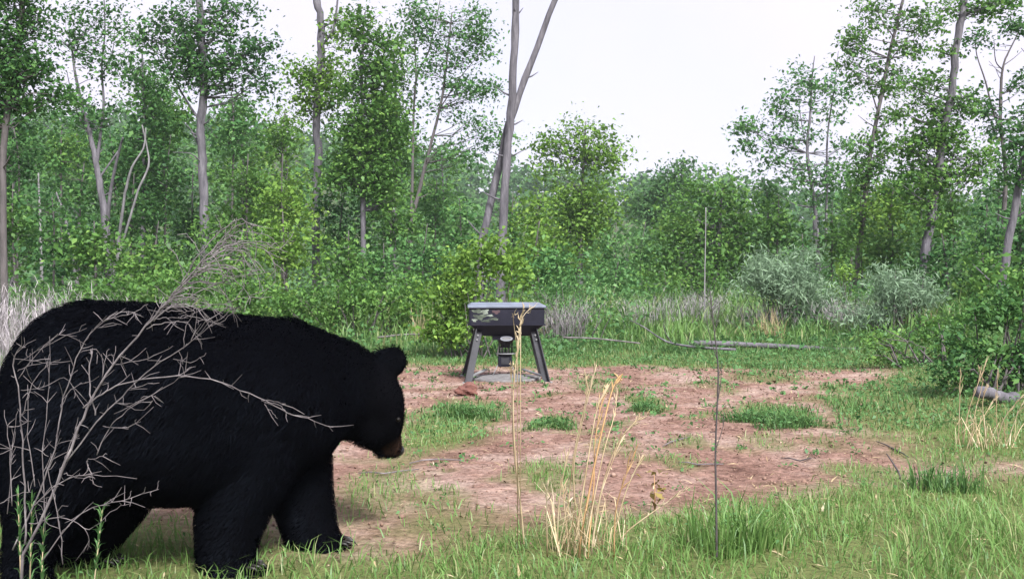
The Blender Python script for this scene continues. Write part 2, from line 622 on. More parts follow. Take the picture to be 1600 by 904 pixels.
def tree(name, label, d, trunk, r0, r1, blobs=(), limbs=(), f=1.0, leaf=.13, lw=.62, lm='leaf_mid', bm='bark', group=None, per=16, spread=.28, twigs=True, cat='tree'):
    """trunk, limbs: pixel polylines; blobs: pixel ellipses of foliage."""
    W_, u = path3(trunk, d)
    g = W_[0].copy()
    g[2] = float(terr(g[0], g[1])) - .05
    if W_[0][2] > g[2] + .1:
        k = W_[1] - W_[0]
        base = W_[0] - k / max(k[2], 1e-3) * (W_[0][2] - g[2]) * .6
        base[2] = g[2]
        W_ = np.concatenate([[base, base * .45 + W_[0] * .55], W_])
        u = np.concatenate([[-.12, -.06], u])
        g = base
    root = empty(name, g, label, cat, group)
    b_ = MB()
    rad = r0 + (r1 - r0) * np.clip(u, 0, 1)
    rad = rad * (1 + .05 * np.sin(np.arange(len(u)) * 2.3) + R.normal(0, .05, len(u))) * np.where(u < -.05, 1.25, 1)
    W_ = W_ + R.normal(0, .12, W_.shape) * rad[:, None]
    b_.tube(W_, rad, 9)
    if r0 > .055:                      # broken stubs and dead twigs on the stem
        for _ in range(9):
            j = R.integers(2, len(W_) - 1)
            a = R.uniform(0, 6.28)
            dv = np.array((math.cos(a), math.sin(a) * .6, R.uniform(.1, .8)))
            l_ = R.uniform(.1, .55)
            b_.tube(np.array([W_[j], W_[j] + dv * l_ * .5, W_[j] + dv * l_ + (0, 0, .05)]), [rad[j] * .3, rad[j] * .22, .006], 5)
    for lb in limbs:
        q, t = path3(lb[0], d, 0, lb[3] if len(lb) > 3 else R.uniform(-.6, .6))
        b_.tube(q, lb[1] + (lb[2] - lb[1]) * t, 6)
    if blobs:
        pts, tnt, cen = spray_points(split_blobs(blobs, 4 if cat == 'tree' else 2), d, f * (FOL if cat == 'tree' else 1.5), per, spread)
        if twigs:
            for c_ in cen[R.permutation(len(cen))[:max(6, int(len(cen) * .3))]]:
                j = np.argmin(np.abs(W_[:, 2] - (c_[2] - .35 * np.hypot(c_[0] - W_[:, 0], c_[1] - W_[:, 1]))))
                s_ = W_[j]
                mid = (s_ + c_) / 2 + np.array((0, 0, -.08 * np.linalg.norm(c_ - s_))) + R.normal(size=3) * .08
                r_ = min(.35 * rad[j], .012 + .006 * np.linalg.norm(c_ - s_))
                b_.tube(np.array([s_, mid, c_]), [r_, r_ * .65, .005], 4, cap=False)
    b_.build('trunk', M[bm], root)
    if blobs:
        poly_mesh('crown', leaves(pts, leaf * .84, lw), 4, M[lm], root, tnt)
    return root


def zb(lst, s=.531, ox=0, oy=0, f=1.0):
    """Ellipses read off an enlarged crop, back to photograph pixels."""
    return [(ox + a[0] * s, oy + a[1] * s, a[2] * s * f, a[3] * s * f) + tuple(a[4:]) for a in lst]


def zp(lst, s=.531, ox=0, oy=0):
    return [(ox + a[0] * s, oy + a[1] * s) for a in lst]


# --- left group
tree('broadleaf_tree', 'dark leafy tree cut off by the upper left corner, above the bear', 17,
     [(6, 500), (5, 330), (8, 200), (30, 60), (38, -60)], .06, .04,
     [(32, 16, 38, 22), (53, 45, 28, 18), (25, 62, 38, 24), (66, 101, 26, 16), (42, 118, 30, 18), (18, 135, 36, 24), (82, 140, 26, 14), (30, 165, 40, 18), (-10, 90, 40, 60), (10, -30, 60, 30), (-40, 170, 50, 50), (105, 150, 20, 10)],
     f=1.7, lm='leaf_dark', bm='bark_dark', leaf=.10, spread=.17)
tree('forked_tree', 'slender pale trunk forking into several stems behind the bear rump, thin airy crown', 24,
     [(169, 490), (167, 372), (159, 308), (151, 260), (141, 212), (130, 170), (118, 120), (112, 70)], .10, .02,
     zb([(250, 60, 40, 30), (270, 105, 40, 22), (335, 100, 34, 22), (180, 120, 40, 20), (240, 150, 40, 24), (300, 195, 34, 24), (350, 190, 30, 18), (270, 315, 34, 26), (312, 345, 34, 22), (205, 40, 30, 18), (325, 30, 28, 30), (190, 300, 30, 30, .5), (230, 350, 34, 20, .7)]),
     [([(168, 350), (173, 297), (185, 240), (192, 215)], .05, .02), ([(151, 260), (158, 200), (162, 159), (159, 106), (164, 48), (162, -10)], .04, .012), ([(140, 210), (118, 170), (104, 110)], .022, .008),
      ([(154, 280), (175, 250), (190, 228)], .03, .012), ([(158, 120), (175, 85), (180, 40)], .016, .006)],
     f=.9, lm='leaf_dark', leaf=.12)
tree('tall_tree', 'thick straight grey trunk left of centre rising past the top of the frame', 26,
     [(319, 495), (319, 410), (319, 329), (316, 250), (313, 196), (319, 138), (316, 69), (311, 0), (309, -80)], .125, .08,
     zb([(560, 80, 55, 40), (520, 135, 55, 34), (640, 90, 50, 40), (575, 180, 60, 40), (660, 200, 75, 34), (735, 215, 50, 26), (715, 145, 60, 22), (490, 55, 45, 26), (440, 110, 55, 22), (700, 25, 55, 22), (640, 10, 45, 22), (525, 215, 40, 34), (600, 240, 50, 24), (760, 255, 34, 18), (540, 20, 40, 22), (400, 95, 40, 14), (770, 130, 40, 14)]),
     [([(314, 190), (296, 165), (270, 120), (240, 60)], .04, .012), ([(318, 130), (350, 108), (395, 110)], .03, .01), ([(316, 80), (345, 50), (372, 15)], .03, .01), ([(315, 240), (300, 205), (285, 190)], .025, .008), ([(316, 255), (298, 240), (270, 238)], .018, .006)],
     f=2.0, lm='leaf_dark', leaf=.14)
for pts, r_, lb in [([(196, 300), (206, 262), (224, 232), (228, 200)], .035, 'pale leaning bare stem between the forked trunk and the thick grey trunk'),
                    ([(216, 296), (232, 260), (230, 232), (222, 195)], .03, 'pale curved bare stem right beside the leaning one, behind the bear'),
                    ([(63, 350), (61, 300), (60, 270)], .035, 'short pale upright bare trunk among dark leaves near the left edge'),
                    ([(104, 350), (95, 320), (88, 300)], .035, 'short pale slanting bare trunk left of the forked trunk')]:
    tree('bare_tree', lb, 27, pts, r_, r_ * .5, bm='bark_pale', cat='tree trunk')
tree('bent_trunk_tree', 'grey trunk with a crooked bare top and a leafy ivy collar, left of centre', 30,
     [(493, 470), (493, 366), (494, 297), (498, 239), (494, 180), (502, 96), (501, 32), (494, -5), (492, -50)], .12, .10,
     zb([(170, 210, 45, 34), (232, 235, 45, 36), (140, 270, 40, 46), (200, 295, 40, 40), (120, 205, 30, 22), (255, 50, 14, 30, .5), (235, 100, 18, 30, .4), (215, 190, 40, 30), (160, 330, 30, 30, .8)], ox=400),
     [([(504, 70), (512, 60), (522, 42), (527, 5), (530, -30)], .05, .025)], f=2.2, lm='leaf_fresh', leaf=.16)
tree('leafy_tree', 'dense leafy tree with tapering crown right of the crooked trunk', 28,
     [(567, 470), (567, 330), (567, 175), (565, 106), (570, 20)], .09, .02,
     zb([(318, 45, 45, 36), (350, 110, 50, 34), (300, 110, 34, 40), (385, 140, 36, 30), (330, 190, 60, 40), (385, 220, 50, 34), (300, 260, 60, 40), (370, 290, 70, 40), (300, 340, 95, 46), (400, 370, 80, 46), (290, 420, 90, 60), (370, 450, 100, 50), (330, 520, 90, 50), (260, 520, 50, 50), (400, 540, 60, 50)], ox=400),
     f=2.2, lm='leaf_mid', leaf=.15)
tree('airy_tree', 'tall airy tree with slanting dark stems and loose crown, centre left', 34,
     [(634, 430), (637, 372), (652, 310), (665, 255), (687, 170), (697, 106), (706, 20)], .09, .02,
     zb([(540, 45, 85, 40), (600, 100, 70, 40), (500, 120, 50, 46), (640, 165, 50, 30), (560, 170, 60, 40), (590, 250, 80, 34), (655, 260, 45, 22), (610, 360, 80, 32), (680, 420, 50, 30), (715, 395, 40, 24), (500, 200, 40, 40), (540, 320, 60, 34), (470, 40, 36, 40), (630, 45, 50, 34), (570, 430, 60, 30), (640, 460, 60, 30), (690, 250, 26, 14), (655, 110, 34, 18)], ox=400),
     [([(640, 430), (644, 300), (649, 133), (670, 80), (690, -10)], .06, .015, .8), ([(665, 255), (690, 230), (730, 190)], .03, .008), ([(687, 170), (720, 120), (745, 90)], .025, .008), ([(650, 133), (648, 60), (640, 10)], .03, .01)],
     f=1.6, lm='leaf_cool', bm='bark_dark', leaf=.15)
tree('leaning_trunk', 'bare grey trunk leaning right, crossing the upright one behind the feeder', 22.3,
     [(748, 450), (752, 390), (770, 300), (795, 197), (830, 98), (867, 0), (895, -70)], .095, .055, bm='bark')
tree('upright_trunk', 'bare grey nearly upright trunk behind the feeder, crossed by a leaning one', 22,
     [(782, 450), (784, 380), (790, 290), (796, 200), (802, 100), (806, 0), (810, -80)], .10, .07, bm='bark')
# --- centre
tree('round_tree', 'solitary bushy tree standing against the white sky right of the crossed trunks', 38,
     [(905, 450), (908, 330), (915, 190)], .13, .02,
     [(912, 198, 34, 18), (935, 220, 30, 22), (880, 225, 36, 18), (905, 250, 55, 30), (945, 250, 26, 18), (862, 262, 26, 22), (905, 300, 58, 40), (880, 345, 55, 42), (925, 350, 48, 42), (895, 390, 55, 30), (958, 230, 14, 8), (855, 232, 16, 8)],
     f=1.5, lm='leaf_fresh', leaf=.18, spread=.40)
tree('dome_tree', 'wide rounded green tree behind the brush right of centre', 34,
     [(1120, 470), (1122, 380), (1130, 290)], .12, .03,
     [(1140, 290, 40, 24), (1105, 310, 46, 28), (1165, 315, 34, 34), (1125, 345, 66, 36), (1075, 350, 40, 40), (1160, 370, 46, 40), (1115, 400, 80, 46), (1050, 395, 40, 46), (1040, 430, 46, 34), (1150, 430, 60, 34), (1090, 290, 24, 16)],
     f=1.0, lm='leaf_mid', leaf=.18, spread=.42)
tree('small_far_tree', 'small rounded treetop poking above the dome shaped tree', 55,
     [(1065, 400), (1065, 320), (1066, 260)], .12, .03,
     [(1065, 262, 24, 14), (1060, 282, 30, 18), (1085, 290, 26, 18), (1030, 298, 26, 14), (1035, 278, 8, 14), (1050, 320, 40, 26), (1005, 330, 34, 26), (1010, 300, 22, 14)],
     f=2.6, lm='leaf_far', leaf=.26, spread=.4)
# --- right group
tree('sparse_tree', 'sparse leafy tree with fine upright stems, left edge of the right tree group', 36,
     zp([(712, 800), (710, 740), (705, 620), (680, 450), (690, 330), (695, 230), (702, 165)], ox=900), .09, .015,
     zb([(665, 215, 34, 26), (620, 280, 40, 26), (700, 260, 44, 34), (745, 250, 34, 26), (590, 310, 34, 20), (530, 370, 46, 22), (510, 430, 30, 26), (640, 350, 50, 30), (690, 390, 50, 30), (760, 330, 44, 40), (600, 420, 40, 24), (790, 280, 30, 24), (700, 520, 70, 34), (770, 500, 60, 36), (560, 470, 36, 20), (640, 480, 46, 24), (690, 580, 60, 34), (790, 420, 44, 34), (740, 560, 60, 40), (490, 375, 22, 10)], ox=900),
     [(zp([(735, 720), (738, 560), (740, 400), (760, 260), (772, 150)], ox=900), .05, .01), (zp([(690, 500), (620, 490), (570, 430), (520, 380)], ox=900), .03, .008), (zp([(700, 610), (640, 600), (590, 570)], ox=900), .03, .01), (zp([(685, 460), (660, 340), (655, 230)], ox=900), .02, .006)],
     f=.95, lm='leaf_cool', leaf=.17)
tree('clumpy_tree', 'dark slanting slim trunk with separate leaf clumps stepping up into the sky at right', 30,
     zp([(822, 830), (828, 780), (850, 600), (870, 430), (890, 320), (920, 170), (960, 10), (985, -80)], ox=900), .085, .035,
     zb([(840, 150, 34, 16), (865, 195, 44, 16), (895, 25, 34, 22), (880, 70, 34, 14), (825, 95, 34, 14), (955, 130, 44, 14), (1000, 150, 30, 12), (880, 262, 50, 20), (945, 215, 30, 14), (870, 400, 46, 28), (840, 430, 44, 26), (905, 345, 44, 18), (1055, 65, 36, 10), (1000, 35, 34, 14), (840, 20, 30, 12), (820, 225, 28, 12), (930, 255, 36, 14), (950, 60, 34, 12), (880, 480, 50, 30), (850, 540, 60, 40), (900, 560, 50, 40), (1010, 75, 24, 10), (800, 120, 24, 8), (905, 430, 40, 26), (790, 180, 24, 10)], ox=900),
     [(zp([(888, 330), (870, 270), (850, 200)], ox=900), .025, .008), (zp([(915, 190), (960, 140), (1005, 150)], ox=900), .02, .006), (zp([(935, 110), (900, 60), (880, 20)], ox=900), .02, .006), (zp([(945, 70), (1000, 50), (1060, 65)], ox=900), .018, .005)],
     f=2.1, lm='leaf_mid', bm='bark_dark', leaf=.14, spread=.2)
tree('vine_clad_tree', 'tall pale trunk leaning right, wrapped in leaf clumps, second from right edge', 24,
     zp([(1008, 860), (1010, 830), (1035, 700), (1060, 560), (1080, 400), (1105, 270), (1120, 130), (1140, 20), (1150, -80)], ox=900), .105, .075,
     zb([(1185, 15, 70, 22), (1230, 5, 40, 16), (1095, 12, 46, 14), (1040, 235, 50, 28), (990, 250, 36, 20), (1150, 275, 40, 18), (1080, 150, 28, 22), (965, 430, 50, 34), (1080, 320, 56, 34), (1160, 440, 60, 32), (1040, 470, 80, 44), (1195, 475, 34, 20), (1100, 395, 60, 40), (1010, 300, 34, 16), (1150, 320, 34, 18), (940, 330, 34, 16), (1040, 400, 60, 30), (1060, 540, 60, 44), (1010, 600, 50, 44), (1050, 650, 46, 44), (1130, 520, 60, 40), (970, 520, 60, 40), (1280, 5, 30, 14), (1060, 360, 40, 30)], ox=900),
     [(zp([(1095, 330), (1140, 290), (1165, 272)], ox=900), .025, .008), (zp([(1090, 360), (1040, 300), (1000, 250)], ox=900), .03, .008), (zp([(1135, 40), (1180, 20), (1230, 10)], ox=900), .025, .008)],
     f=2.0, lm='leaf_mid', bm='bark', leaf=.125, spread=.19)
tree('bare_topped_tree', 'dead forked bare treetop against the sky near the right edge', 26,
     zp([(1262, 800), (1260, 640), (1265, 500), (1250, 380), (1250, 280), (1256, 200), (1275, 150), (1305, 90)], ox=900), .07, .012,
     zb([(1290, 380, 30, 30), (1310, 250, 24, 14), (1200, 330, 34, 20, .5), (1225, 390, 40, 26, .7), (1290, 440, 40, 30), (1180, 310, 24, 14, .5), (1270, 480, 50, 34), (1240, 520, 40, 30), (1320, 330, 30, 22), (1185, 110, 10, 10, .5), (1280, 70, 10, 8, .7), (1310, 85, 12, 8, .8)], ox=900),
     [(zp([(1250, 390), (1225, 320), (1205, 240), (1180, 165), (1176, 120)], ox=900), .03, .008), (zp([(1255, 205), (1235, 180), (1230, 120)], ox=900), .02, .006), (zp([(1262, 190), (1290, 170), (1312, 150)], ox=900), .014, .005), (zp([(1250, 300), (1240, 330), (1205, 340)], ox=900), .012, .004)],
     f=1.3, lm='leaf_dark', bm='bark_dark', leaf=.13, spread=.2)
tree('edge_tree', 'stout grey trunk leaning right along the right edge of the picture', 19,
     zp([(1240, 940), (1247, 880), (1270, 730), (1300, 560), (1325, 430), (1345, 280), (1350, 100)], ox=900), .08, .05,
     zb([(1330, 480, 40, 30), (1350, 380, 50, 40), (1310, 420, 26, 20), (1350, 230, 40, 30), (1300, 520, 30, 24)], ox=900),
     f=1.8, lm='leaf_dark', bm='bark', leaf=.12, spread=.16)
for px, top, rx, d, lm, lb in [(240, 120, 55, 34, 'leaf_mid', 'mid green tree behind the thick grey trunk, filling the gap to its left'), (375, 150, 60, 36, 'leaf_mid', 'mid green tree behind the thick grey trunk, filling the gap to its right'),
                              (120, 190, 55, 37, 'leaf_dark', 'dark green tree behind the slender forked trunk'), (445, 165, 50, 38, 'leaf_fresh', 'yellow green rounded tree left of the crooked ivy collared trunk'),
                              (610, 170, 55, 40, 'leaf_cool', 'mid green tree behind the tapering leafy tree'), (690, 225, 50, 42, 'leaf_mid', 'lower green tree behind the airy slanting tree, left of the crossed trunks'),
                              (20, 170, 60, 30, 'leaf_dark', 'dark tree below the upper left corner tree'),
                              (222, 70, 46, 31, 'leaf_dark', 'airy dark tree between the slender forked trunk and the thick grey trunk, reaching high'), (615, 60, 40, 36, 'leaf_mid', 'slim airy tree between the tapering leafy tree and the slanting airy tree')]:
    tree('broadleaf_tree', lb, d, [(px, 470), (px + 4, top + 150), (px, top + 10)], .09, .02,
         [(px + R.uniform(-.5, .5) * rx * min(1, .3 + k / 8), top + 14 + k * 18 + R.uniform(-8, 8), rx * R.uniform(.45, .7), R.uniform(16, 26), .55 if k < 6 and top < 120 else 1) for k in range(13)], f=.9, lm=lm, leaf=.18, spread=.32)
tree('pale_snag', 'short broken white barkless trunk leaning in the leaves at right', 33,
     [(1279, 425), (1277, 392), (1273, 360), (1275, 338)], .085, .06, bm='bark_pale', cat='tree trunk')
tree('thin_pole', 'thin pale upright dead sapling in front of the dome shaped tree', 21.5,
     [(1101, 480), (1101, 441), (1102, 390), (1103, 324)], .016, .008, bm='bark_pale', cat='sapling')

# --- understory saplings: a leafy wall that hides the ground
SAP_L = [(30, 250, 55, 50, 27, 'leaf_dark'), (95, 240, 50, 45, 31, 'leaf_mid'), (20, 340, 55, 55, 25, 'leaf_mid'), (85, 360, 60, 55, 24, 'leaf_dark'), (150, 400, 55, 55, 23, 'leaf_mid'), (205, 330, 55, 60, 28, 'leaf_dark'),
         (240, 400, 60, 55, 25, 'leaf_mid'), (255, 175, 50, 60, 33, 'leaf_mid'), (260, 270, 55, 60, 31, 'leaf_dark'), (365, 200, 50, 60, 33, 'leaf_cool'), (385, 300, 55, 60, 30, 'leaf_mid'), (440, 230, 40, 55, 34, 'leaf_mid'),
         (300, 330, 50, 60, 30, 'leaf_dark'), (360, 390, 55, 50, 25, 'leaf_mid'), (440, 300, 50, 60, 27, 'leaf_fresh'), (445, 385, 60, 55, 24, 'leaf_fresh'), (530, 350, 55, 60, 29, 'leaf_dark'), (545, 410, 55, 50, 26, 'leaf_mid'),
         (610, 350, 50, 60, 33, 'leaf_mid'), (600, 420, 55, 40, 27, 'leaf_cool'), (660, 400, 50, 50, 30, 'leaf_cool'), (680, 330, 50, 50, 36, 'leaf_cool'), (180, 260, 50, 50, 33, 'leaf_dark'), (125, 310, 55, 55, 29, 'leaf_dark'), (310, 440, 60, 40, 23, 'leaf_mid'), (720, 360, 40, 50, 34, 'leaf_cool')]
SAP_R = [(1215, 360, 50, 55, 33, 'leaf_mid'), (1255, 410, 45, 45, 30, 'leaf_cool'), (1300, 370, 45, 55, 33, 'leaf_mid'), (1345, 350, 45, 55, 30, 'leaf_mid'), (1390, 330, 50, 60, 29, 'leaf_fresh'), (1395, 400, 55, 50, 26, 'leaf_mid'), (1490, 340, 50, 60, 28, 'leaf_mid'),
         (1480, 410, 60, 50, 24, 'leaf_dark'), (1540, 370, 45, 60, 25, 'leaf_dark'), (1540, 440, 50, 45, 21, 'leaf_mid'), (1595, 370, 45, 55, 23, 'leaf_dark'), (1600, 450, 50, 50, 18, 'leaf_mid'), (1200, 310, 34, 30, 38, 'leaf_cool'), (1440, 290, 50, 50, 33, 'leaf_cool'), (1330, 290, 40, 40, 37, 'leaf_cool'), (1560, 310, 40, 50, 30, 'leaf_dark')]
SAP_C = [(840, 340, 40, 40, 30, 'leaf_fresh'), (835, 390, 50, 45, 25, 'leaf_fresh'), (870, 420, 50, 36, 24, 'leaf_cool'), (960, 400, 40, 50, 36, 'leaf_cool'), (1000, 390, 36, 44, 40, 'leaf_cool'), (960, 440, 60, 34, 27, 'leaf_cool'), (800, 350, 30, 50, 36, 'leaf_cool')]
MARKS = [(0, 'left edge'), (165, 'slender forked trunk'), (318, 'thick grey trunk'), (495, 'crooked ivy collared trunk'), (567, 'tapering leafy tree'), (655, 'airy slanting tree'), (785, 'crossed bare trunks'),
         (905, 'solitary bushy tree'), (1120, 'wide dome shaped tree'), (1275, 'sparse tree'), (1345, 'dark slanting trunk'), (1450, 'vine clad trunk'), (1572, 'right edge trunk')]
TONE = dict(leaf_dark='dark green', leaf_mid='mid green', leaf_fresh='yellow green', leaf_cool='cool green')
seen = set()


def sap_label(px, py, d, lm):
    band = 'tall' if py < 255 else 'middle height' if py < 345 else 'short' if py < 395 else 'low bushy'
    for mxp, nm in sorted(MARKS, key=lambda q: abs(q[0] - px)):
        rel = ('beside' if abs(mxp - px) < 12 else 'just' if abs(mxp - px) < 45 else 'further') + ('' if abs(mxp - px) < 12 else ' left of' if px < mxp else ' right of')
        lb = f'{band} {TONE[lm]} sapling in the thicket {rel} the {nm}'
        if lb not in seen:
            seen.add(lb)
            return lb


for lst, grp in ((SAP_L, 'understory saplings on the left'), (SAP_R, 'understory saplings on the right'), (SAP_C, 'saplings in the central gap')):
    for (px, py, rx, ry, d, lm) in lst:
        lab = sap_label(px, py, d, lm)
        yb = HOR + F * CAMZ / d
        bl = [(px + R.uniform(-.45, .45) * rx, py + R.uniform(-.6, .7) * ry, rx * R.uniform(.4, .65), ry * R.uniform(.3, .5)) for _ in range(7)] + [(px, py, rx * .8, ry * .8)]
        bl += [(px + R.uniform(-.3, .3) * rx, py + ry + (yb - py - ry) * t, rx * .7, 22) for t in (.1, .45)]
        tree('sapling', lab, d, [(px + R.uniform(-8, 8), yb), (px, py + ry * .4), (px + R.uniform(-10, 10), py - ry)], R.uniform(.03, .05), .01, bl,
             f=1.35, lm=lm, bm='bark_dark', leaf=.15 if d < 32 else .18, group=grp, cat='sapling', spread=.28)

# woods filling the valley beyond the first trees: reads as one mass
fill = []
for d, ytop, num in ((46, 300, 120), (62, 285, 130)):
    for i in range(num):
        px = R.uniform(-300, 1900)
        tp = np.interp(px, [-300, 0, 250, 480, 700, 760, 830, 1000, 1150, 1300, 1600, 1900], [170, 190, 190, 230, 270, 300, 320, 335, 330, 320, 300, 300])
        py = R.uniform(tp + 18, 440)
        fill.append(((px, py, R.uniform(28, 50), R.uniform(20, 34)), d + R.uniform(-4, 6)))
pp, tt = [], []
for bl, d in fill:
    a, t, _ = spray_points([bl], d, .9, 10, .42)
    pp.append(a); tt.append(t)
tag(poly_mesh('woods', leaves(np.concatenate(pp), .30, .68, .5), 4, M['leaf_far'], tint=np.concatenate(tt)), kind='stuff')

# ------------------------------------------------------------------ shrubs


def shrub(name, label, d, blobs, lm, leaf=.07, lw=.55, f=2.0, stem=None, per=13, spread=.13, bm='bark_dark', cat='shrub', up=.6, group=None):
    px = np.mean([b_[0] for b_ in blobs])
    g = P(px, 500, d)
    g[2] = float(terr(g[0], g[1]))
    root = empty(name, g, label, cat, group)
    pts, tnt, cen = spray_points(split_blobs(blobs, 3), d, f * 1.5, per, spread)
    keep = pts[:, 2] > terr(pts[:, 0], pts[:, 1]) + .01
    pts, tnt = pts[keep], tnt[keep]
    b_ = MB()
    for c_ in cen[R.permutation(len(cen))[:min(26, len(cen))]]:
        s_ = g + np.array((R.uniform(-.25, .25), R.uniform(-.25, .25), -.03)) + (c_ - g) * np.array((.35, .35, 0))
        mid = (s_ + c_) / 2 + np.array((0, 0, .1)) + R.normal(size=3) * .04
        b_.tube(np.array([s_, mid, c_]), [.014, .009, .004], 5, cap=False)
    b_.build('stem', M[bm], root)
    poly_mesh('foliage', leaves(pts, leaf * .85, lw, up), 4, M[lm], root, tnt)
    return root


shrub('leafy_shrub', 'bright broad leaved shrub right behind the feeder', 16.5,
      [(740, 400, 40, 22), (775, 395, 34, 20), (710, 425, 34, 24), (755, 430, 60, 30), (700, 460, 34, 34), (740, 470, 55, 34), (800, 430, 24, 30), (700, 505, 34, 34), (745, 515, 50, 30), (675, 520, 28, 26), (790, 480, 40, 40), (770, 375, 14, 10), (800, 405, 16, 10)], 'leaf_fresh', .10, .6, 2.4)
shrub('willow_shrub', 'grey green feathery shrub in front of the sparse tree, left of two', 20.6,
      [(1235, 425, 66, 34), (1195, 448, 46, 30), (1272, 443, 44, 34), (1235, 470, 76, 34), (1212, 405, 40, 20), (1258, 400, 34, 18), (1172, 440, 26, 24), (1235, 450, 60, 40)], 'leaf_willow', .15, .17, 3.6, up=.1)
shrub('willow_shrub', 'grey green feathery shrub below the vine clad trunk, right of two', 19,
      [(1405, 460, 60, 40), (1405, 440, 60, 32), (1375, 465, 40, 28), (1440, 465, 40, 28), (1405, 490, 70, 26), (1390, 425, 30, 14), (1425, 428, 28, 14)], 'leaf_willow', .14, .17, 3.4, up=.1)
shrub('leafy_shrub', 'small yellow green shrub between the two grey green feathery shrubs', 22,
      [(1315, 440, 24, 22), (1312, 465, 30, 22), (1305, 485, 28, 16), (1325, 425, 14, 12)], 'leaf_fresh', .11, .55, 2.2)
shrub('leafy_shrub', 'broad dark green shrub filling the right edge above the grey stump', 10.5,
      [(1570, 500, 50, 40), (1530, 530, 50, 40), (1590, 560, 50, 50), (1545, 580, 45, 40), (1500, 560, 30, 34), (1610, 490, 50, 50), (1640, 560, 50, 80), (1500, 600, 34, 30), (1560, 620, 40, 30), (1520, 490, 24, 18), (1480, 580, 26, 24)], 'leaf_dark', .07, .6, 1.7, spread=.09)
shrub('leafy_shrub', 'low loose shrub at the back of the clearing below the right feathery shrub', 14,
      [(1400, 540, 45, 26), (1450, 540, 45, 34), (1480, 510, 40, 34), (1430, 570, 50, 22), (1500, 540, 40, 40), (1380, 560, 34, 20), (1530, 480, 50, 40)], 'leaf_mid', .08, .55, 1.6, spread=.11)
shrub('bramble_thicket', 'dense low bramble thicket along the clearing edge, between bear and feeder', 20,
      [(450, 455, 60, 26), (520, 450, 60, 24), (585, 452, 60, 26), (640, 455, 46, 26), (470, 490, 60, 26), (540, 490, 60, 30), (610, 490, 60, 28), (660, 480, 40, 26), (430, 480, 46, 30), (500, 520, 60, 20), (580, 520, 60, 20), (640, 515, 46, 22), (560, 432, 40, 12)], 'leaf_mid', .10, .6, 2.2, spread=.18)
shrub('bramble_thicket', 'shaded bramble thicket behind the arching dead stems above the bear back', 19,
      [(250, 450, 60, 30), (310, 455, 60, 30), (370, 450, 60, 30), (200, 460, 50, 30), (140, 450, 60, 34), (400, 480, 50, 30), (340, 490, 60, 30), (80, 470, 60, 40), (260, 500, 60, 30)], 'leaf_mid', .10, .6, 2.0, spread=.18)
shrub('leafy_shrub', 'soft grey green shrub right of the feeder, under the round solitary tree', 19,
      [(870, 450, 40, 24), (910, 455, 40, 24), (880, 480, 50, 24), (940, 465, 40, 24), (850, 490, 30, 26)], 'leaf_cool', .09, .4, 1.7, spread=.16)
shrub('leafy_shrub', 'dark bush at the back of the clearing, below the dome shaped tree', 23,
      [(1060, 440, 45, 24), (1110, 445, 45, 24), (1020, 445, 34, 24), (1090, 470, 60, 20)], 'leaf_mid', .11, .55, 1.8, spread=.18)


def twig_bush(name, label, d, px, pyb, h, wdt, num=220, group=None):
    """A dead weed: fine grey stalks fanning up."""
    g = P(px, pyb, d)
    g[2] = float(terr(g[0], g[1]))
    n_ = num
    base = g + np.stack([R.normal(0, wdt * .28, n_), R.normal(0, wdt * .28, n_), np.full(n_, -.02)], 1)
    hh = h * R.uniform(.5, 1.05, n_)
    V_ = blades(base, hh, R.uniform(.003, .007, n_), R.uniform(.05, .7, n_), az=np.arctan2(base[:, 1] - g[1] + R.normal(0, .1, n_), base[:, 0] - g[0] + R.normal(0, .1, n_)))
    k = R.integers(0, n_, n_ * 7)
    t = R.uniform(0, 1, n_ * 7)[:, None]
    tips = V_[:, 4][k] * (1 - t) + (V_[:, 2][k] + V_[:, 3][k]) / 2 * t
    V2 = blades(tips, R.uniform(.05, .17, n_ * 7), R.uniform(.003, .007, n_ * 7), R.uniform(.3, 1.6, n_ * 7), curl=.6)
    V_ = np.concatenate([V_, V2])
    o_ = poly_mesh(name, V_, 5, M['dead'], None, R.uniform(.2, 1, len(V_)), BL)
    return tag(o_, label, 'dead weed', group)


for a in [('dead_weed', 'pale grey dead weed at the back of the clearing, right of the feeder', 21, 1010, 530, 1.0, .9), ('dead_weed', 'lavender grey dead weed in front of the dark bush below the feathery shrub', 21, 1192, 530, .85, 1.0),
          ('dead_weed', 'grey dead weed tuft left of the low loose shrub at right', 20, 1335, 535, .8, .9), ('dead_weed', 'wispy grey dead weed close behind the feeder right side', 19, 880, 540, 1.0, .7),
          ('dead_weed', 'wide wispy grey dead brush at the left edge behind the bear', 11, 30, 620, 1.25, 1.1, 420), ('dead_weed', 'grey dead brush showing above the bear rump', 12, 110, 610, 1.1, .8, 260),
          ('dead_weed', 'thin grey dead weed under the dome shaped tree', 22, 1090, 525, 1.1, .6), ('dead_weed', 'grey dead weed in the slope grass above the fallen log', 22, 1260, 525, .7, .7)]:
    twig_bush(*a)

# ------------------------------------------------------------------ grass


def scatter(n_, x0, x1, y0, y1, fn):
    x, y = R.uniform(x0, x1, n_), R.uniform(y0, y1, n_)
    k = R.uniform(0, 1, n_) < fn(x, y)
    return x[k], y[k]


def inview(x, y, m=1.15):
    return np.abs(x) < (y * 800 / F) * m + .5


def lay(x, y, dz=-.01):
    return np.stack([x, y, terr(x, y) + dz], 1)


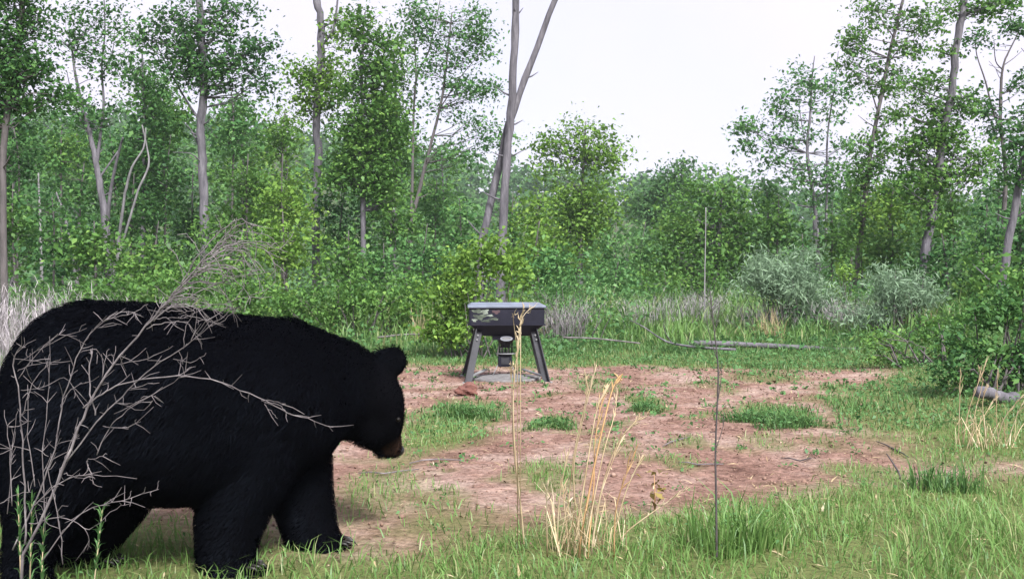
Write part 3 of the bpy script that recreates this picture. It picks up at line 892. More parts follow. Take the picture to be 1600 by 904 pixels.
# near turf
x, y = scatter(85000, -4.2, 4.6, 2.4, 8.5, lambda x, y: cover(x, y) ** 1.6 * inview(x, y, 1.3) * np.clip(.3 + .9 * noise2(x, y, 5, 6) + .5, .15, 1))
lush = sstep(.6, 1.6, x) * (1 - sstep(5.0, 6.1, y)) + .45 * (1 - sstep(4.6, 5.2, y))
h = R.uniform(.03, .10, len(x)) + lush * R.uniform(.0, .12, len(x)) * np.clip(.7 + .8 * noise2(x, y, 4, 15), .1, 1.4)
tn = np.clip(R.normal(.5, .2, len(x)) + .15 * noise2(x, y, 3, 2) + (R.uniform(0, 1, len(x)) < .08) * .5, 0, 1)
tag(poly_mesh('grass', blades(lay(x, y), h, R.uniform(.003, .008, len(x)), R.uniform(.2, 1.35, len(x))), 5, M['grass'], None, tn, BL), kind='stuff')
# grass further off, wider because seen as tufts
x, y = scatter(210000, -11, 12, 8.5, 22, lambda x, y: cover(x, y) ** 1.5 * inview(x, y, 1.2) * np.clip(.75 + .5 * noise2(x, y, 2.5, 6), .1, 1))
h = R.uniform(.03, .10, len(x)) + sstep(16.0, 20, y) * R.uniform(0, .35, len(x)) + .08 * sstep(.2, .8, noise2(x, y, 1.5, 8))
tn = np.clip(R.normal(.5, .2, len(x)) + .2 * noise2(x, y, 1.2, 2) + (R.uniform(0, 1, len(x)) < .06) * .5, 0, 1)
tag(poly_mesh('grass', blades(lay(x, y), h, R.uniform(.006, .015, len(x)), R.uniform(.2, 1.2, len(x))), 5, M['grass_low'], None, tn, BL), kind='stuff')
# tall weeds and grass of the slope behind the clearing
x, y = scatter(60000, -14, 15, 18.5, 30, lambda x, y: inview(x, y, 1.2) * np.clip(.65 + .7 * noise2(x, y, 1.6, 10), .08, 1))
h = R.uniform(.3, 1.25, len(x)) * np.clip(.85 + .5 * noise2(x, y, .9, 1), .4, 1.4) * (.55 + .55 * sstep(18.5, 22, y))
tn = np.clip(R.normal(.45, .2, len(x)) + .25 * noise2(x, y, 1.1, 4) + (R.uniform(0, 1, len(x)) < .16) * .5, 0, 1)
tag(poly_mesh('tall_grass', blades(lay(x, y), h, R.uniform(.015, .035, len(x)), R.uniform(.1, .7, len(x))), 5, M['grass'], None, tn, BL), kind='stuff')
# broad weed leaves: between turf blades and over the slope
x, y = scatter(60000, -5, 7, 3.2, 17.5, lambda x, y: cover(x, y) ** 1.4 * inview(x, y, 1.2) * np.clip(.25 + 1.1 * noise2(x, y, 3.2, 14) + .4 * sstep(2.2, 3.2, x) * sstep(6.5, 8, y), .03, 1) * (.35 + .65 * sstep(5.5, 7.5, y)))
pts = lay(x, y, 0) + np.stack([0 * x, 0 * x, R.uniform(.01, .09, len(x))], 1)
tag(poly_mesh('weeds', leaves(pts, R.uniform(.45, 1, len(x)) * np.clip(.006 * y - .008, .014, .06), .6, 1.0), 4, M['weed'], None, np.clip(R.normal(.5, .25, len(x)), 0, 1)), kind='stuff')
x, y = scatter(75000, -14, 14, 16, 29, lambda x, y: inview(x, y, 1.2) * sstep(15.8, 18, y + .6 * noise2(x, y, 1)) * np.clip(.35 + 1.1 * noise2(x, y, 1.5, 16), 0.03, 1))
pts = lay(x, y, 0) + np.stack([0 * x, 0 * x, R.uniform(.03, .25, len(x)) + R.uniform(0, .95, len(x)) * sstep(18, 22, y)], 1)
tag(poly_mesh('undergrowth', leaves(pts, R.uniform(.06, .13, len(x)), .5, .6), 4, M['weed'], None, np.clip(R.normal(.4, .25, len(x)), 0, 1)), kind='stuff')
# straw, leaf litter and crumbs of soil on the bare dirt
x, y = scatter(9000, -4, 5.5, 3.2, 15, lambda x, y: inview(x, y) * (.25 + .5 * np.clip(noise2(x, y, 4, 11) + .3, 0, 1)))
V_ = leaves(lay(x, y, .008), R.uniform(.03, .12, len(x)), .09, 3.0, .0)
tag(poly_mesh('straw_litter', V_, 4, M['straw'], None, np.clip(R.normal(.4, .3, len(x)), 0, 1)), kind='stuff')
x, y = scatter(26000, -4, 5.5, 3.2, 15.5, lambda x, y: inview(x, y) * (.2 + .7 * np.clip(noise2(x, y, 3, 19) + .3, 0, 1)) * (1 - .6 * cover(x, y)))
V_ = leaves(lay(x, y, .008), R.uniform(.3, 1, len(x)) * np.clip(.0045 * y, .015, .05), .5, 1.2, .0)
tag(poly_mesh('leaf_litter', V_, 4, M['litter'], None, np.clip(R.normal(.35, .3, len(x)), 0, 1)), kind='stuff')
M['clod'] = solid('clod', [(.3, (.13, .075, .055)), (.6, (.26, .165, .125)), (.8, (.38, .29, .24))], 4, .95, .3, coord='Generated')
x, y = scatter(14000, -4, 5.2, 3.4, 15, lambda x, y: inview(x, y) * (1 - cover(x, y)) * np.clip(.4 + .8 * noise2(x, y, 3, 21), .05, 1))
n_ = len(x)
oct_ = np.array([(1, 0, 0), (0, 1, 0), (-1, 0, 0), (0, -1, 0), (0, 0, .8), (0, 0, -.8)], float)
V_ = oct_[None] * (R.uniform(.003, .013, n_) * (1 + (R.uniform(0, 1, n_) < .03) * 1.0))[:, None, None] * R.uniform(.6, 1.3, (n_, 6, 3)) + lay(x, y, .004)[:, None]
tag(poly_mesh('gravel', V_, 6, M['clod'], None, None, [(0, 1, 4), (1, 2, 4), (2, 3, 4), (3, 0, 4), (1, 0, 5), (2, 1, 5), (3, 2, 5), (0, 3, 5)]), kind='stuff')


x, y = scatter(900, -2.6, 5.0, 4.8, 15, lambda x, y: inview(x, y) * (poly_sd(x, y) > 0) * .42)
sp_c = np.stack([x, y], 1)
k = np.repeat(np.arange(len(x)), 11)
rr_ = R.uniform(.015, .075, len(x))[k]
q = np.stack([x[k] + R.normal(0, 1, len(k)) * rr_, y[k] + R.normal(0, 1, len(k)) * rr_], 1)
pts = lay(q[:, 0], q[:, 1], .0); pts[:, 2] += R.uniform(.004, .03, len(k))
tag(poly_mesh('weeds', leaves(pts, np.clip(.0045 * q[:, 1], .018, .05), .5, .8), 4, M['weed'], None, np.clip(R.normal(.45, .25, len(k)), 0, 1)), kind='stuff')


def tuft(name, label, c, r, h, num, m='grass_low', wd=.008, lean=(.2, .9), cat='grass tuft', group=None, leafy=.5):
    """An uneven patch of blades of mixed height with small leaves low among them."""
    num = int(num * 1.3)
    k = R.integers(0, 9, num)
    cx_, cy_ = np.clip(R.normal(0, .42, 9), -.8, .8) * r, np.clip(R.normal(0, .42, 9), -.8, .8) * r
    hs = R.uniform(.45, 1.1, 9)
    x, y = c[0] + cx_[k] + np.clip(R.normal(0, 1, num), -1.5, 1.5) * .27 * r, c[1] + cy_[k] + np.clip(R.normal(0, 1, num), -1.5, 1.5) * .27 * r
    a = np.arctan2(y - c[1] - cy_[k], x - c[0] - cx_[k])
    V_ = blades(lay(x, y), h * hs[k] * R.uniform(.3, 1.1, num), wd * R.uniform(.6, 1.3, num), R.uniform(lean[0], lean[1], num), az=a + R.normal(0, .9, num))
    tn_ = np.clip(R.normal(.45, .25, num), 0, 1)
    o_ = poly_mesh(name, V_, 5, M[m], None, tn_, BL)
    if leafy:
        q = lay(x, y, 0)[:int(num * leafy)]
        q[:, 2] += R.uniform(.01, .55 * h, len(q))
        l_ = poly_mesh('foliage', leaves(q, .04 if c[1] > 7 else .018, .5, 1.0), 4, M['weed'], o_, np.clip(R.normal(.4, .25, len(q)), 0, 1))
        l_['kind'] = 'stuff'
    return tag(o_, label, cat, group)


tuft('weed_tuft', 'round bushy green weed on the bare dirt at right', G(1470, 758), .17, .24, 240, 'grass_low', .009, (.1, .8))
tuft('grass_tuft', 'green weed tuft on the dirt right of the dry grass, below the clearing back', G(1006, 640), .2, .13, 260)
tuft('grass_tuft', 'wide green weed patch in the middle right of the dirt', G(1205, 660), .38, .14, 1200)
tuft('grass_tuft', 'green weed tuft on the dirt in front of the feeder right leg', G(868, 670), .24, .13, 320)
tuft('grass_tuft', 'bright grass tuft under the lower tip of the dark upright twig', G(1150, 850), .22, .34, 380, 'grass', lean=(.1, .7))
tuft('grass_tuft', 'leafy grass tuft on the ground just right of the bear nose', G(745, 655), .3, .2, 420)
for px, py, lb in [(660, 535, 'straw coloured grass tuft behind the bear ear, left of the feeder'), (1205, 540, 'straw coloured grass tuft in the slope above the fallen log'), (1430, 545, 'straw coloured grass tuft below the right feathery shrub'), (855, 530, 'pale straw tuft directly behind the feeder right leg')]:
    c_ = P(px, py, 19.5)
    tuft('dry_grass_tuft', lb, c_, .25, .85, 150, 'straw', .012, (.05, .45), 'dry grass', leafy=0)


# ------------------------------------------------------------------ dry grass stalks


def clump(name, label, d, stalks, extra, cat='dry grass', base=None):
    """stalks: (pixel polyline, base radius, material)."""
    p0 = np.mean([P(s[0][0][0], s[0][0][1], d) for s in stalks], 0)
    g = np.array((p0[0], d, float(terr(p0[0], d))))
    root = empty(name, g, label, cat)
    for s in stalks:
        q, t = path3(s[0], d + R.uniform(-.12, .12), 0, R.uniform(-.2, .2))
        q[0, 2] = min(q[0, 2], float(terr(q[0, 0], q[0, 1])) - .01)
        b_ = MB()
        b_.tube(q, s[1] * (1 - .65 * t), 5)
        # seed head and sheaths: thin slips hugging the upper stalk
        for j in range(len(q) - 2, max(1, int(len(q) * .55)), -1):
            for _ in range(2):
                a = q[j]
                e = a + (q[min(j + 1, len(q) - 1)] - q[j - 1]) * R.uniform(.35, .8) + R.normal(size=3) * .012
                b_.tube(np.array([a, (a + e) / 2 + R.normal(size=3) * .003, e]), [s[1] * .3, s[1] * .75, .0006], 4, cap=False)
        b_.build('stalk', M[s[2]], root)
    if extra:
        n_ = extra
        a = R.uniform(0, 6.28, n_)
        x, y = g[0] + R.normal(0, .10, n_), g[1] + R.normal(0, .08, n_)
        V_ = blades(lay(x, y), R.uniform(.12, .42, n_), R.uniform(.003, .007, n_), R.uniform(.15, 1.1, n_), az=a, curl=2.0)
        o_ = poly_mesh('dry_blades', V_, 5, M['straw'], root, np.clip(R.normal(.6, .25, n_), 0, 1), BL)
        o_['kind'] = 'stuff'
    return root


S4 = dict(s=.4535, ox=760, oy=460)
q4 = lambda l: zp(l, **S4)
clump('dry_grass_clump', 'clump of tall straw coloured grass stalks standing in the near foreground', 4.7,
      [(q4([(325, 890), (300, 620), (330, 440), (380, 240)]), .0045, 'straw_stalk'), (q4([(318, 880), (370, 600), (430, 340), (462, 285)]), .006, 'straw_brown'),
       (q4([(268, 890), (300, 560), (345, 350), (338, 270)]), .004, 'straw_stalk'), (q4([(360, 890), (400, 660), (460, 500), (535, 420)]), .0045, 'straw_stalk'),
       (q4([(425, 880), (480, 680), (540, 550)]), .0045, 'straw_stalk'), (q4([(440, 880), (450, 720), (512, 540)]), .004, 'straw_brown'),
       (q4([(300, 890), (345, 600), (380, 400), (420, 310)]), .0045, 'straw_stalk'), (q4([(335, 890), (400, 560), (440, 420), (450, 330)]), .0035, 'straw_stalk'),
       (q4([(210, 880), (207, 740), (212, 640)]), .004, 'straw_stalk'), (q4([(245, 890), (250, 720), (280, 540)]), .0035, 'straw_stalk'),
       (q4([(370, 890), (380, 740), (440, 560), (470, 490)]), .0035, 'straw_stalk'), (q4([(350, 890), (370, 660), (375, 500), (405, 330)]), .004, 'straw_brown'),
       (q4([(455, 880), (480, 820), (600, 730), (690, 670)]), .004, 'straw_stalk'), (q4([(285, 890), (270, 740), (262, 650)]), .0035, 'straw_stalk')], 90)
clump('dry_grass_stalk', 'single tall pale grass stalk with forked tip standing in front of the feeder', 4.75,
      [(q4([(132, 895), (125, 800), (115, 700), (97, 520), (93, 330), (108, 190), (118, 90), (130, 42)]), .0048, 'straw_stalk'),
       (q4([(108, 200), (98, 130), (92, 75), (97, 70)]), .0022, 'straw_stalk'), (q4([(116, 110), (130, 70), (160, 40)]), .002, 'straw_stalk'), (q4([(128, 800), (95, 560), (86, 300), (84, 235)]), .0022, 'straw_stalk')], 0)
q5 = lambda l: zp(l, s=.4757, ox=1100, oy=440)
clump('dry_grass_clump', 'straw coloured grass clump by the grey stump at the right edge', 7.6,
      [(q5([(850, 540), (870, 420), (925, 270)]), .005, 'straw_stalk'), (q5([(835, 530), (840, 400), (842, 290)]), .004, 'straw_stalk'), (q5([(880, 540), (890, 430), (915, 330), (900, 280)]), .004, 'straw_stalk'),
       (q5([(960, 540), (985, 450), (1050, 370)]), .005, 'straw_stalk'), (q5([(970, 550), (960, 440), (965, 300)]), .004, 'straw_stalk'), (q5([(990, 550), (1020, 460), (1045, 400)]), .004, 'straw_stalk'),
       (q5([(930, 540), (915, 400), (935, 340)]), .004, 'straw_stalk'), (q5([(1010, 550), (1040, 480), (1090, 420)]), .004, 'straw_stalk'), (q5([(870, 530), (920, 440), (960, 380)]), .003, 'straw_stalk')], 70)

# dark upright bare sapling
def twig_plant(name, label, d, lines, m, cat, twig=0):
    p0 = P(*lines[0][0][0], d)
    root = empty(name, (p0[0], d, float(terr(p0[0], d))), label, cat)
    for i, ln in enumerate(lines):
        q, t = path3(ln[0], d + (ln[3] if len(ln) > 3 else 0), .002 if twig > 20 else .0, ln[4] if len(ln) > 4 else 0)
        if i == 0: q[0, 2] = min(q[0, 2], root.location.z - .02)
        b_ = MB()
        b_.tube(q, (ln[1] + (ln[2] - ln[1]) * t) * (.64 if twig > 20 else 1), 6)
        L_ = np.linalg.norm(np.diff(q, axis=0), axis=1).sum()
        for _ in range(int(L_ * twig)):
            j = R.integers(1, len(q) - 1)
            tg = unit(q[j + 1] - q[j - 1])
            dv = unit(tg * R.uniform(.3, 1.0) + R.normal(size=3) * .55)
            l_ = R.uniform(.012, .075)
            b_.tube(np.array([q[j], q[j] + dv * l_ * .5, q[j] + dv * l_ + R.normal(size=3) * .006]), [.0014, .0011, .0007], 4, cap=False)
        b_.build('stem', M[m], root)
    return root


twig_plant('bare_twig', 'thin dark upright bare twig standing alone at right in the foreground', 4.55,
           [([(1120, 885), (1119, 780), (1118, 700), (1122, 600), (1121, 560), (1114, 500), (1110, 455)], .0052, .002),
            ([(1119, 640), (1126, 600), (1127, 575)], .002, .001), ([(1120, 560), (1108, 520), (1104, 490)], .002, .001), ([(1117, 520), (1124, 480), (1122, 462)], .0018, .0008), ([(1119, 700), (1130, 665), (1131, 645)], .0018, .0008), ([(1114, 500), (1106, 470), (1108, 450)], .0015, .0008)],
           'twig_dark', 'twig', 8)

# dead shrub in front of the bear
DS = [([(28, 880), (70, 800), (110, 700), (135, 640), (165, 585), (215, 525), (262, 470), (305, 420), (340, 380), (380, 348), (398, 352)], .0085, .002),
      ([(262, 470), (300, 432), (345, 400), (390, 384), (425, 400), (432, 440)], .004, .0013), ([(280, 450), (318, 390), (355, 352), (385, 346), (400, 380), (392, 430)], .0035, .0012),
      ([(240, 495), (300, 460), (350, 440), (420, 425)], .003, .0012), ([(300, 430), (330, 425), (370, 440), (395, 470)], .003, .001), ([(330, 395), (345, 420), (352, 465)], .0025, .001), ([(290, 440), (275, 400), (262, 380)], .0022, .001),
      ([(320, 405), (300, 375), (290, 365)], .002, .001), ([(250, 480), (330, 475), (400, 460), (430, 440)], .0025, .001), ([(355, 365), (380, 400), (378, 460)], .002, .001),
      ([(130, 636), (160, 615), (190, 600), (260, 588), (330, 592), (390, 615), (440, 640), (480, 655), (522, 667)], .0042, .002, -.1), ([(408, 625), (430, 626), (445, 632)], .002, .001, -.1), ([(415, 628), (440, 634), (448, 648)], .002, .001, -.1), ([(412, 632), (428, 645), (434, 655)], .002, .001, -.1),
      ([(105, 720), (150, 660), (190, 620), (240, 572), (290, 540), (335, 505), (365, 480)], .0045, .0015, .05), ([(287, 545), (290, 510), (305, 485), (278, 490)], .002, .001), ([(297, 535), (308, 500), (306, 480)], .002, .001), ([(325, 510), (350, 500), (370, 480)], .002, .001), ([(270, 560), (300, 565), (322, 552)], .002, .001),
      ([(150, 710), (170, 670), (200, 640), (240, 615), (280, 590), (292, 575)], .003, .0012, -.05), ([(160, 665), (200, 668), (240, 635)], .0022, .001), ([(185, 630), (220, 640), (238, 625)], .002, .001), ([(205, 605), (240, 598)], .002, .001), ([(180, 645), (230, 620), (243, 618)], .002, .001),
      ([(20, 860), (60, 770), (85, 700), (100, 620), (120, 560), (150, 510), (200, 485), (215, 500)], .005, .0015, .08), ([(125, 550), (150, 545), (152, 560)], .002, .001), ([(145, 515), (170, 505), (188, 507)], .0018, .001), ([(160, 500), (200, 490), (232, 474)], .0025, .001), ([(95, 640), (110, 610), (135, 595)], .002, .001),
      ([(150, 650), (140, 600), (143, 545)], .0042, .003, .03), ([(160, 590), (165, 560), (180, 555)], .002, .001), ([(180, 570), (230, 560), (272, 540)], .0022, .001), ([(175, 575), (180, 540)], .002, .001),
      ([(40, 850), (38, 760), (35, 690), (30, 620), (22, 560), (40, 540)], .0055, .002, -.05), ([(34, 650), (50, 600), (76, 570), (95, 560)], .0025, .001, -.05), ([(30, 590), (60, 550), (100, 515)], .0025, .001), ([(28, 570), (70, 540), (135, 512)], .0022, .001), ([(32, 610), (66, 605), (100, 590), (122, 618)], .002, .001), ([(25, 580), (50, 570), (82, 565)], .002, .001),
      ([(70, 830), (67, 706), (76, 606), (78, 525)], .003, .001, .04), ([(55, 760), (45, 680), (42, 600)], .003, .001, -.08), ([(20, 790), (15, 700), (5, 640)], .003, .001, -.1), ([(12, 800), (20, 700), (28, 640)], .0025, .001, .1), ([(80, 780), (110, 690), (125, 660)], .003, .001, -.1), ([(85, 700), (95, 690), (125, 685)], .002, .001),
      ([(55, 790), (97, 750), (143, 742), (214, 747)], .003, .0015, -.12), ([(143, 742), (135, 720), (150, 715), (168, 708)], .0024, .001, -.12), ([(139, 742), (148, 755), (160, 761)], .002, .001, -.12), ([(138, 735), (136, 722)], .002, .001, -.12), ([(100, 738), (118, 745), (143, 742)], .002, .001, -.12),
      ([(65, 875), (128, 801), (190, 782), (247, 763)], .0032, .0014, -.18), ([(200, 780), (206, 765)], .0018, .001, -.18), ([(245, 765), (248, 750)], .0018, .001, -.18), ([(150, 820), (180, 795), (205, 785)], .002, .001, -.18),
      ([(45, 818), (95, 808), (128, 820), (138, 842), (130, 865)], .0024, .001, -.2), ([(98, 880), (90, 800), (75, 740), (80, 725)], .003, .001, -.15), ([(0, 785), (30, 770), (50, 768)], .0022, .001, -.2)]
for _ in range(30):          # fine arching tips
    x0 = R.uniform(225, 345); y0 = 930 - 1.7 * x0 + R.uniform(-18, 40)
    y0 = float(np.interp(x0, [215, 262, 305, 345], [525, 470, 420, 378])) + R.uniform(-5, 8)
    l_ = R.uniform(45, 130); up0 = R.uniform(.1, .8)
    DS.append(([(x0, y0), (x0 + l_ * .35, y0 - l_ * .38 * up0), (x0 + l_ * .75, y0 - l_ * .30 * up0), (x0 + l_, y0 + l_ * R.uniform(-.1, .45))], .0026, .0009, R.uniform(-.2, .2)))
twig_plant('dead_shrub', 'dead leafless shrub with pale arching stems in front of the bear', 3.55, DS, 'dead_wood', 'shrub', 26)


# green horseweed shoots at lower left
def shoot(label, px0, py0, px1, py1, d):
    a, b2 = P(px0, py0, d), P(px1, py1, d)
    a[2] = float(terr(a[0], a[1]))
    root = empty('green_shoot', a, label, 'weed')
    MB().tube(np.array([a, (a + b2) / 2, b2]), [.003, .0025, .001], 5).build('stem', M['straw_stalk'], root)
    n_ = 60
    t = R.uniform(.25, 1, n_)
    c_ = a + (b2 - a) * t[:, None]
    az = R.uniform(0, 6.28, n_)
    V_ = blades(c_, R.uniform(.03, .055, n_), .006, R.uniform(.4, .9, n_), az=az)
    poly_mesh('foliage', V_, 5, M['weed'], root, np.clip(R.normal(.55, .2, n_), 0, 1), BL)['kind'] = 'stuff'


shoot('narrow leaved green shoot beside the dead shrub base, leftmost', 35, 880, 28, 770, 3.6)
shoot('narrow leaved green shoot at the dead shrub base, second from left', 45, 880, 50, 775, 3.65)
shoot('narrow leaved green shoot in front of the bear hind leg', 140, 880, 160, 795, 3.7)
shoot('narrow leaved green shoot right of the dead shrub base', 62, 885, 68, 822, 3.6)
# small yellowing plant
c_ = G(1022, 800)
root = empty('yellowing_plant', c_, 'small yellow and brown leaved plant right of the dry grass clump', 'weed')
MB().tube(np.array([c_, c_ + (.005, 0, .09), c_ + (.0, 0, .2)]), [.003, .0025, .0015], 5).build('stem', M['straw_brown'], root)
pts = c_ + np.stack([R.normal(0, .04, 26), R.normal(0, .04, 26), R.uniform(.04, .22, 26)], 1)
M['leaf_yellow'] = leaf_mat('leaf_yellow', (.10, .065, .03), (.26, .20, .05), .25)
for k in range(26):
    poly_mesh('leaf', leaves(pts[k:k + 1], .05, .55), 4, M['leaf_yellow'], root, R.uniform(0, 1, 1))

# ------------------------------------------------------------------ fallen wood, stump, clod, sticks


def log(name, label, pts, d, r0, r1, m, cat, n=10, tw=()):
    q, t = path3(pts, d[0], 0, d[1] - d[0])
    b_ = MB()
    rad = (r0 + (r1 - r0) * t) * (1 + .05 * np.sin(np.arange(len(t)) * 1.7) + .04 * np.sin(np.arange(len(t)) * 4.1))
    q[:, 2] = np.maximum(q[:, 2], terr(q[:, 0], q[:, 1]) + rad * .3)
    b_.tube(q, rad, n)
    for (pl, a, b2) in tw:
        k, s = path3(pl, d[0], 0, d[1] - d[0])
        b_.tube(k, a + (b2 - a) * s, 6)
    return tag(b_.build(name, M[m], None), label, cat)


log('fallen_log', 'long weathered grey log lying in the grass across the clearing back', [(1085, 536), (1130, 537), (1200, 540), (1260, 543), (1310, 546), (1345, 549)], (18.2, 17.4), .055, .030, 'bark', 'log')
log('fallen_branch', 'curved pale branch lying in front of the fallen log', [(985, 500), (1005, 510), (1030, 527), (1050, 536), (1090, 542), (1150, 546)], (17.6, 17.2), .006, .026, 'bark', 'branch', 7, [([(1050, 536), (1040, 520), (1036, 505)], .012, .006), ([(1085, 541), (1075, 532), (1078, 520)], .012, .006)])
log('fallen_branch', 'thin dark dead branch in the grass right of the feeder', [(880, 527), (920, 528), (955, 531), (1000, 536)], (17.4, 17.2), .016, .012, 'dead_wood', 'branch', 6)
log('fallen_branch', 'thin pale branch on the dirt edge behind the bear ear', [(590, 527), (640, 522), (680, 524)], (19, 19), .02, .014, 'dead_wood', 'branch', 6)
for pts, lb in [([(640, 727), (680, 722), (722, 724)], 'straight pale stick on the dirt right of the bear muzzle'), ([(560, 742), (600, 744), (655, 738)], 'thin pale stick on the dirt below the bear muzzle'),
                ([(1035, 700), (1060, 690), (1078, 686)], 'short pale stick right of the dry grass clump'), ([(1370, 690), (1400, 702), (1420, 712)], 'dark crooked stick on the dirt at right'), ([(1390, 710), (1405, 740), (1408, 762)], 'dark curved twig rising from the grass at right'),
                ([(1060, 722), (1090, 724), (1130, 722)], 'thin straw stick beside the dark upright twig'), ([(1220, 712), (1250, 716), (1268, 712)], 'short dark stick lying right of the dark upright twig')]:
    c_ = G(*pts[1])
    q = [G(*p) for p in pts]
    q = np.array([(a[0], a[1], float(terr(a[0], a[1])) + .012) for a in q])
    if 'rising' in lb:
        q = np.array([P(1385, 708, 6.6), P(1403, 735, 6.5), P(1408, 766, 6.4)])
        q[2, 2] = float(terr(q[2, 0], q[2, 1]))
    tag(MB().tube(np.array([q[0], q[0] * .5 + q[1] * .5 + (0, .01, .006), q[1], q[1] * .5 + q[2] * .5 + (0, -.01, .004), q[2]]), [.003, .005, .006, .005, .003], 6).build('stick', M['twig_dark' if 'dark' in lb and 'beside' not in lb else 'dead_wood']), lb, 'stick')

# grey broken log end
log('log_piece', 'short weathered grey log end half hidden in the right edge shrub', [(1530, 612), (1545, 614), (1560, 620), (1585, 626)], (9.5, 9.9), .055, .062, 'bark', 'log', 10)
# reddish clod before the feeder
c_ = G(728, 619); c_[2] = float(terr(c_[0], c_[1]))
bm = bmesh.new()
bmesh.ops.create_icosphere(bm, subdivisions=3, radius=1)
for v_ in bm.verts:
    p = np.array(v_.co)
    s = 1 + .22 * math.sin(p[0] * 3.1 + p[1] * 2) + .12 * math.sin(p[2] * 7 + p[0] * 5) + .08 * math.sin(p[1] * 11)
    v_.co = Vector((p[0] * .11 * s + c_[0], p[1] * .09 * s + c_[1], p[2] * .075 * s + c_[2] + .05))
me = bpy.data.meshes.new('clay_clod'); bm.to_mesh(me); bm.free()
M['red_clay'] = solid('red_clay', [(.3, (.085, .034, .027)), (.6, (.16, .072, .056)), (.8, (.23, .125, .10))], 12, .9, .6)
me.materials.append(M['red_clay'])
tag(link(bpy.data.objects.new('clay_clod', me)), 'reddish clay lump on the dirt in front of the feeder left leg', 'clod')

# ------------------------------------------------------------------ feeder
M['paint'] = solid('feeder_paint', [(.3, (.007, .007, .013)), (.6, (.012, .012, .022)), (.85, (.030, .026, .032))], 5, .5, .08, spec=.22)
M['lid'] = solid('feeder_lid', [(.3, (.075, .088, .12)), (.7, (.17, .195, .255))], 6, .4, .03, spec=.5)
M['leg'] = solid('feeder_leg', [(.3, (.014, .014, .018)), (.6, (.032, .032, .038)), (.85, (.085, .078, .078))], 7, .6, .1)
M['galv'] = solid('galvanised', [(.3, (.14, .14, .145)), (.7, (.28, .28, .285))], 8, .5, .1)
M['pan'] = solid('pan_grey', [(.3, (.10, .095, .095)), (.7, (.19, .18, .178))], 14, .85, .3)
M['badge'] = solid('badge_face', [(.3, (.25, .27, .31)), (.7, (.36, .38, .43))], 5, .4, 0)
M['camo_pale'] = solid('camo_pale', [(.35, (.08, .095, .075)), (.6, (.22, .25, .21))], 14, .7, .1)
M['camo_rust'] = solid('camo_rust', [(.35, (.03, .02, .022)), (.6, (.075, .045, .05))], 14, .7, .1)
M['camo'] = solid('camo_patch', [(.38, (.022, .026, .025)), (.5, (.055, .07, .05)), (.64, (.11, .13, .10))], 9, .7, .1)
FD = 13.0                                 # distance of the middle of the feeder
fc = np.array(((790 - 800) / F * FD, FD, 0.0))
fc[2] = float(terr(fc[0], fc[1]))
froot = empty('game_feeder', fc, 'dark metal game feeder on four splayed legs standing on the bare dirt', 'feeder')
ang = math.radians(3)
RZ = np.array([[math.cos(ang), -math.sin(ang), 0], [math.sin(ang), math.cos(ang), 0], [0, 0, 1]])


def fp(x, y, z):
    return RZ @ np.array((x, y, z)) + fc


def fbuild(b_, name, m, parent=froot, **k):
    b_.v = [v_ @ RZ.T + fc for v_ in b_.v]
    o_ = b_.build(name, M[m], froot, **k)
    if parent is not froot:
        o_.parent = parent
    return o_


hw, hd = .455, .36
zt, zm, zb_ = .905, .69, .545
b_ = MB()
vs = [(-hw, -hd, zt), (hw, -hd, zt), (hw, hd, zt), (-hw, hd, zt), (-hw, -hd, zm), (hw, -hd, zm), (hw, hd, zm), (-hw, hd, zm), (-.28, -.2, zb_), (.28, -.2, zb_), (.28, .2, zb_), (-.28, .2, zb_)]
b_.add(vs, [(0, 1, 2, 3), (0, 4, 5, 1), (1, 5, 6, 2), (2, 6, 7, 3), (3, 7, 4, 0), (4, 8, 9, 5), (5, 9, 10, 6), (6, 10, 11, 7), (7, 11, 8, 4), (8, 11, 10, 9)])
hop = fbuild(b_, 'hopper', 'paint', smooth=False, bevel=.014)
# seam flange round the hopper where the taper begins
b_ = MB()
for (a, b2) in (((-hw, -hd), (hw, -hd)), ((hw, -hd), (hw, hd)), ((hw, hd), (-hw, hd)), ((-hw, hd), (-hw, -hd))):
    b_.bar((a[0] * 1.008, a[1] * 1.01, zm), (b2[0] * 1.008, b2[1] * 1.01, zm), .014, .016)
sm_ = fbuild(b_, 'seam', 'paint', smooth=False); sm_.parent = hop
# hipped lid
b_ = MB()
lw_, ld = hw + .018, hd + .02
vs = [(-lw_, -ld, zt - .014), (lw_, -ld, zt - .014), (lw_, ld, zt - .014), (-lw_, ld, zt - .014), (-lw_, -ld, zt + .012), (lw_, -ld, zt + .012), (lw_, ld, zt + .012), (-lw_, ld, zt + .012),
      (-lw_ + .05, -.06, zt + .048), (lw_ - .06, -.06, zt + .048), (lw_ - .06, .06, zt + .048), (-lw_ + .05, .06, zt + .048)]
b_.add(vs, [(0, 3, 2, 1), (0, 1, 5, 4), (1, 2, 6, 5), (2, 3, 7, 6), (3, 0, 4, 7), (4, 5, 9, 8), (5, 6, 10, 9), (6, 7, 11, 10), (7, 4, 8, 11), (8, 9, 10, 11)])
lid = fbuild(b_, 'lid', 'lid', smooth=False, bevel=.008)
for x in (-.3, .3):
    h_ = fbuild(MB().box((x, hd + .022, zt - .02), (.08, .012, .06)), 'hinge', 'galv', smooth=False)
    h_.parent = lid
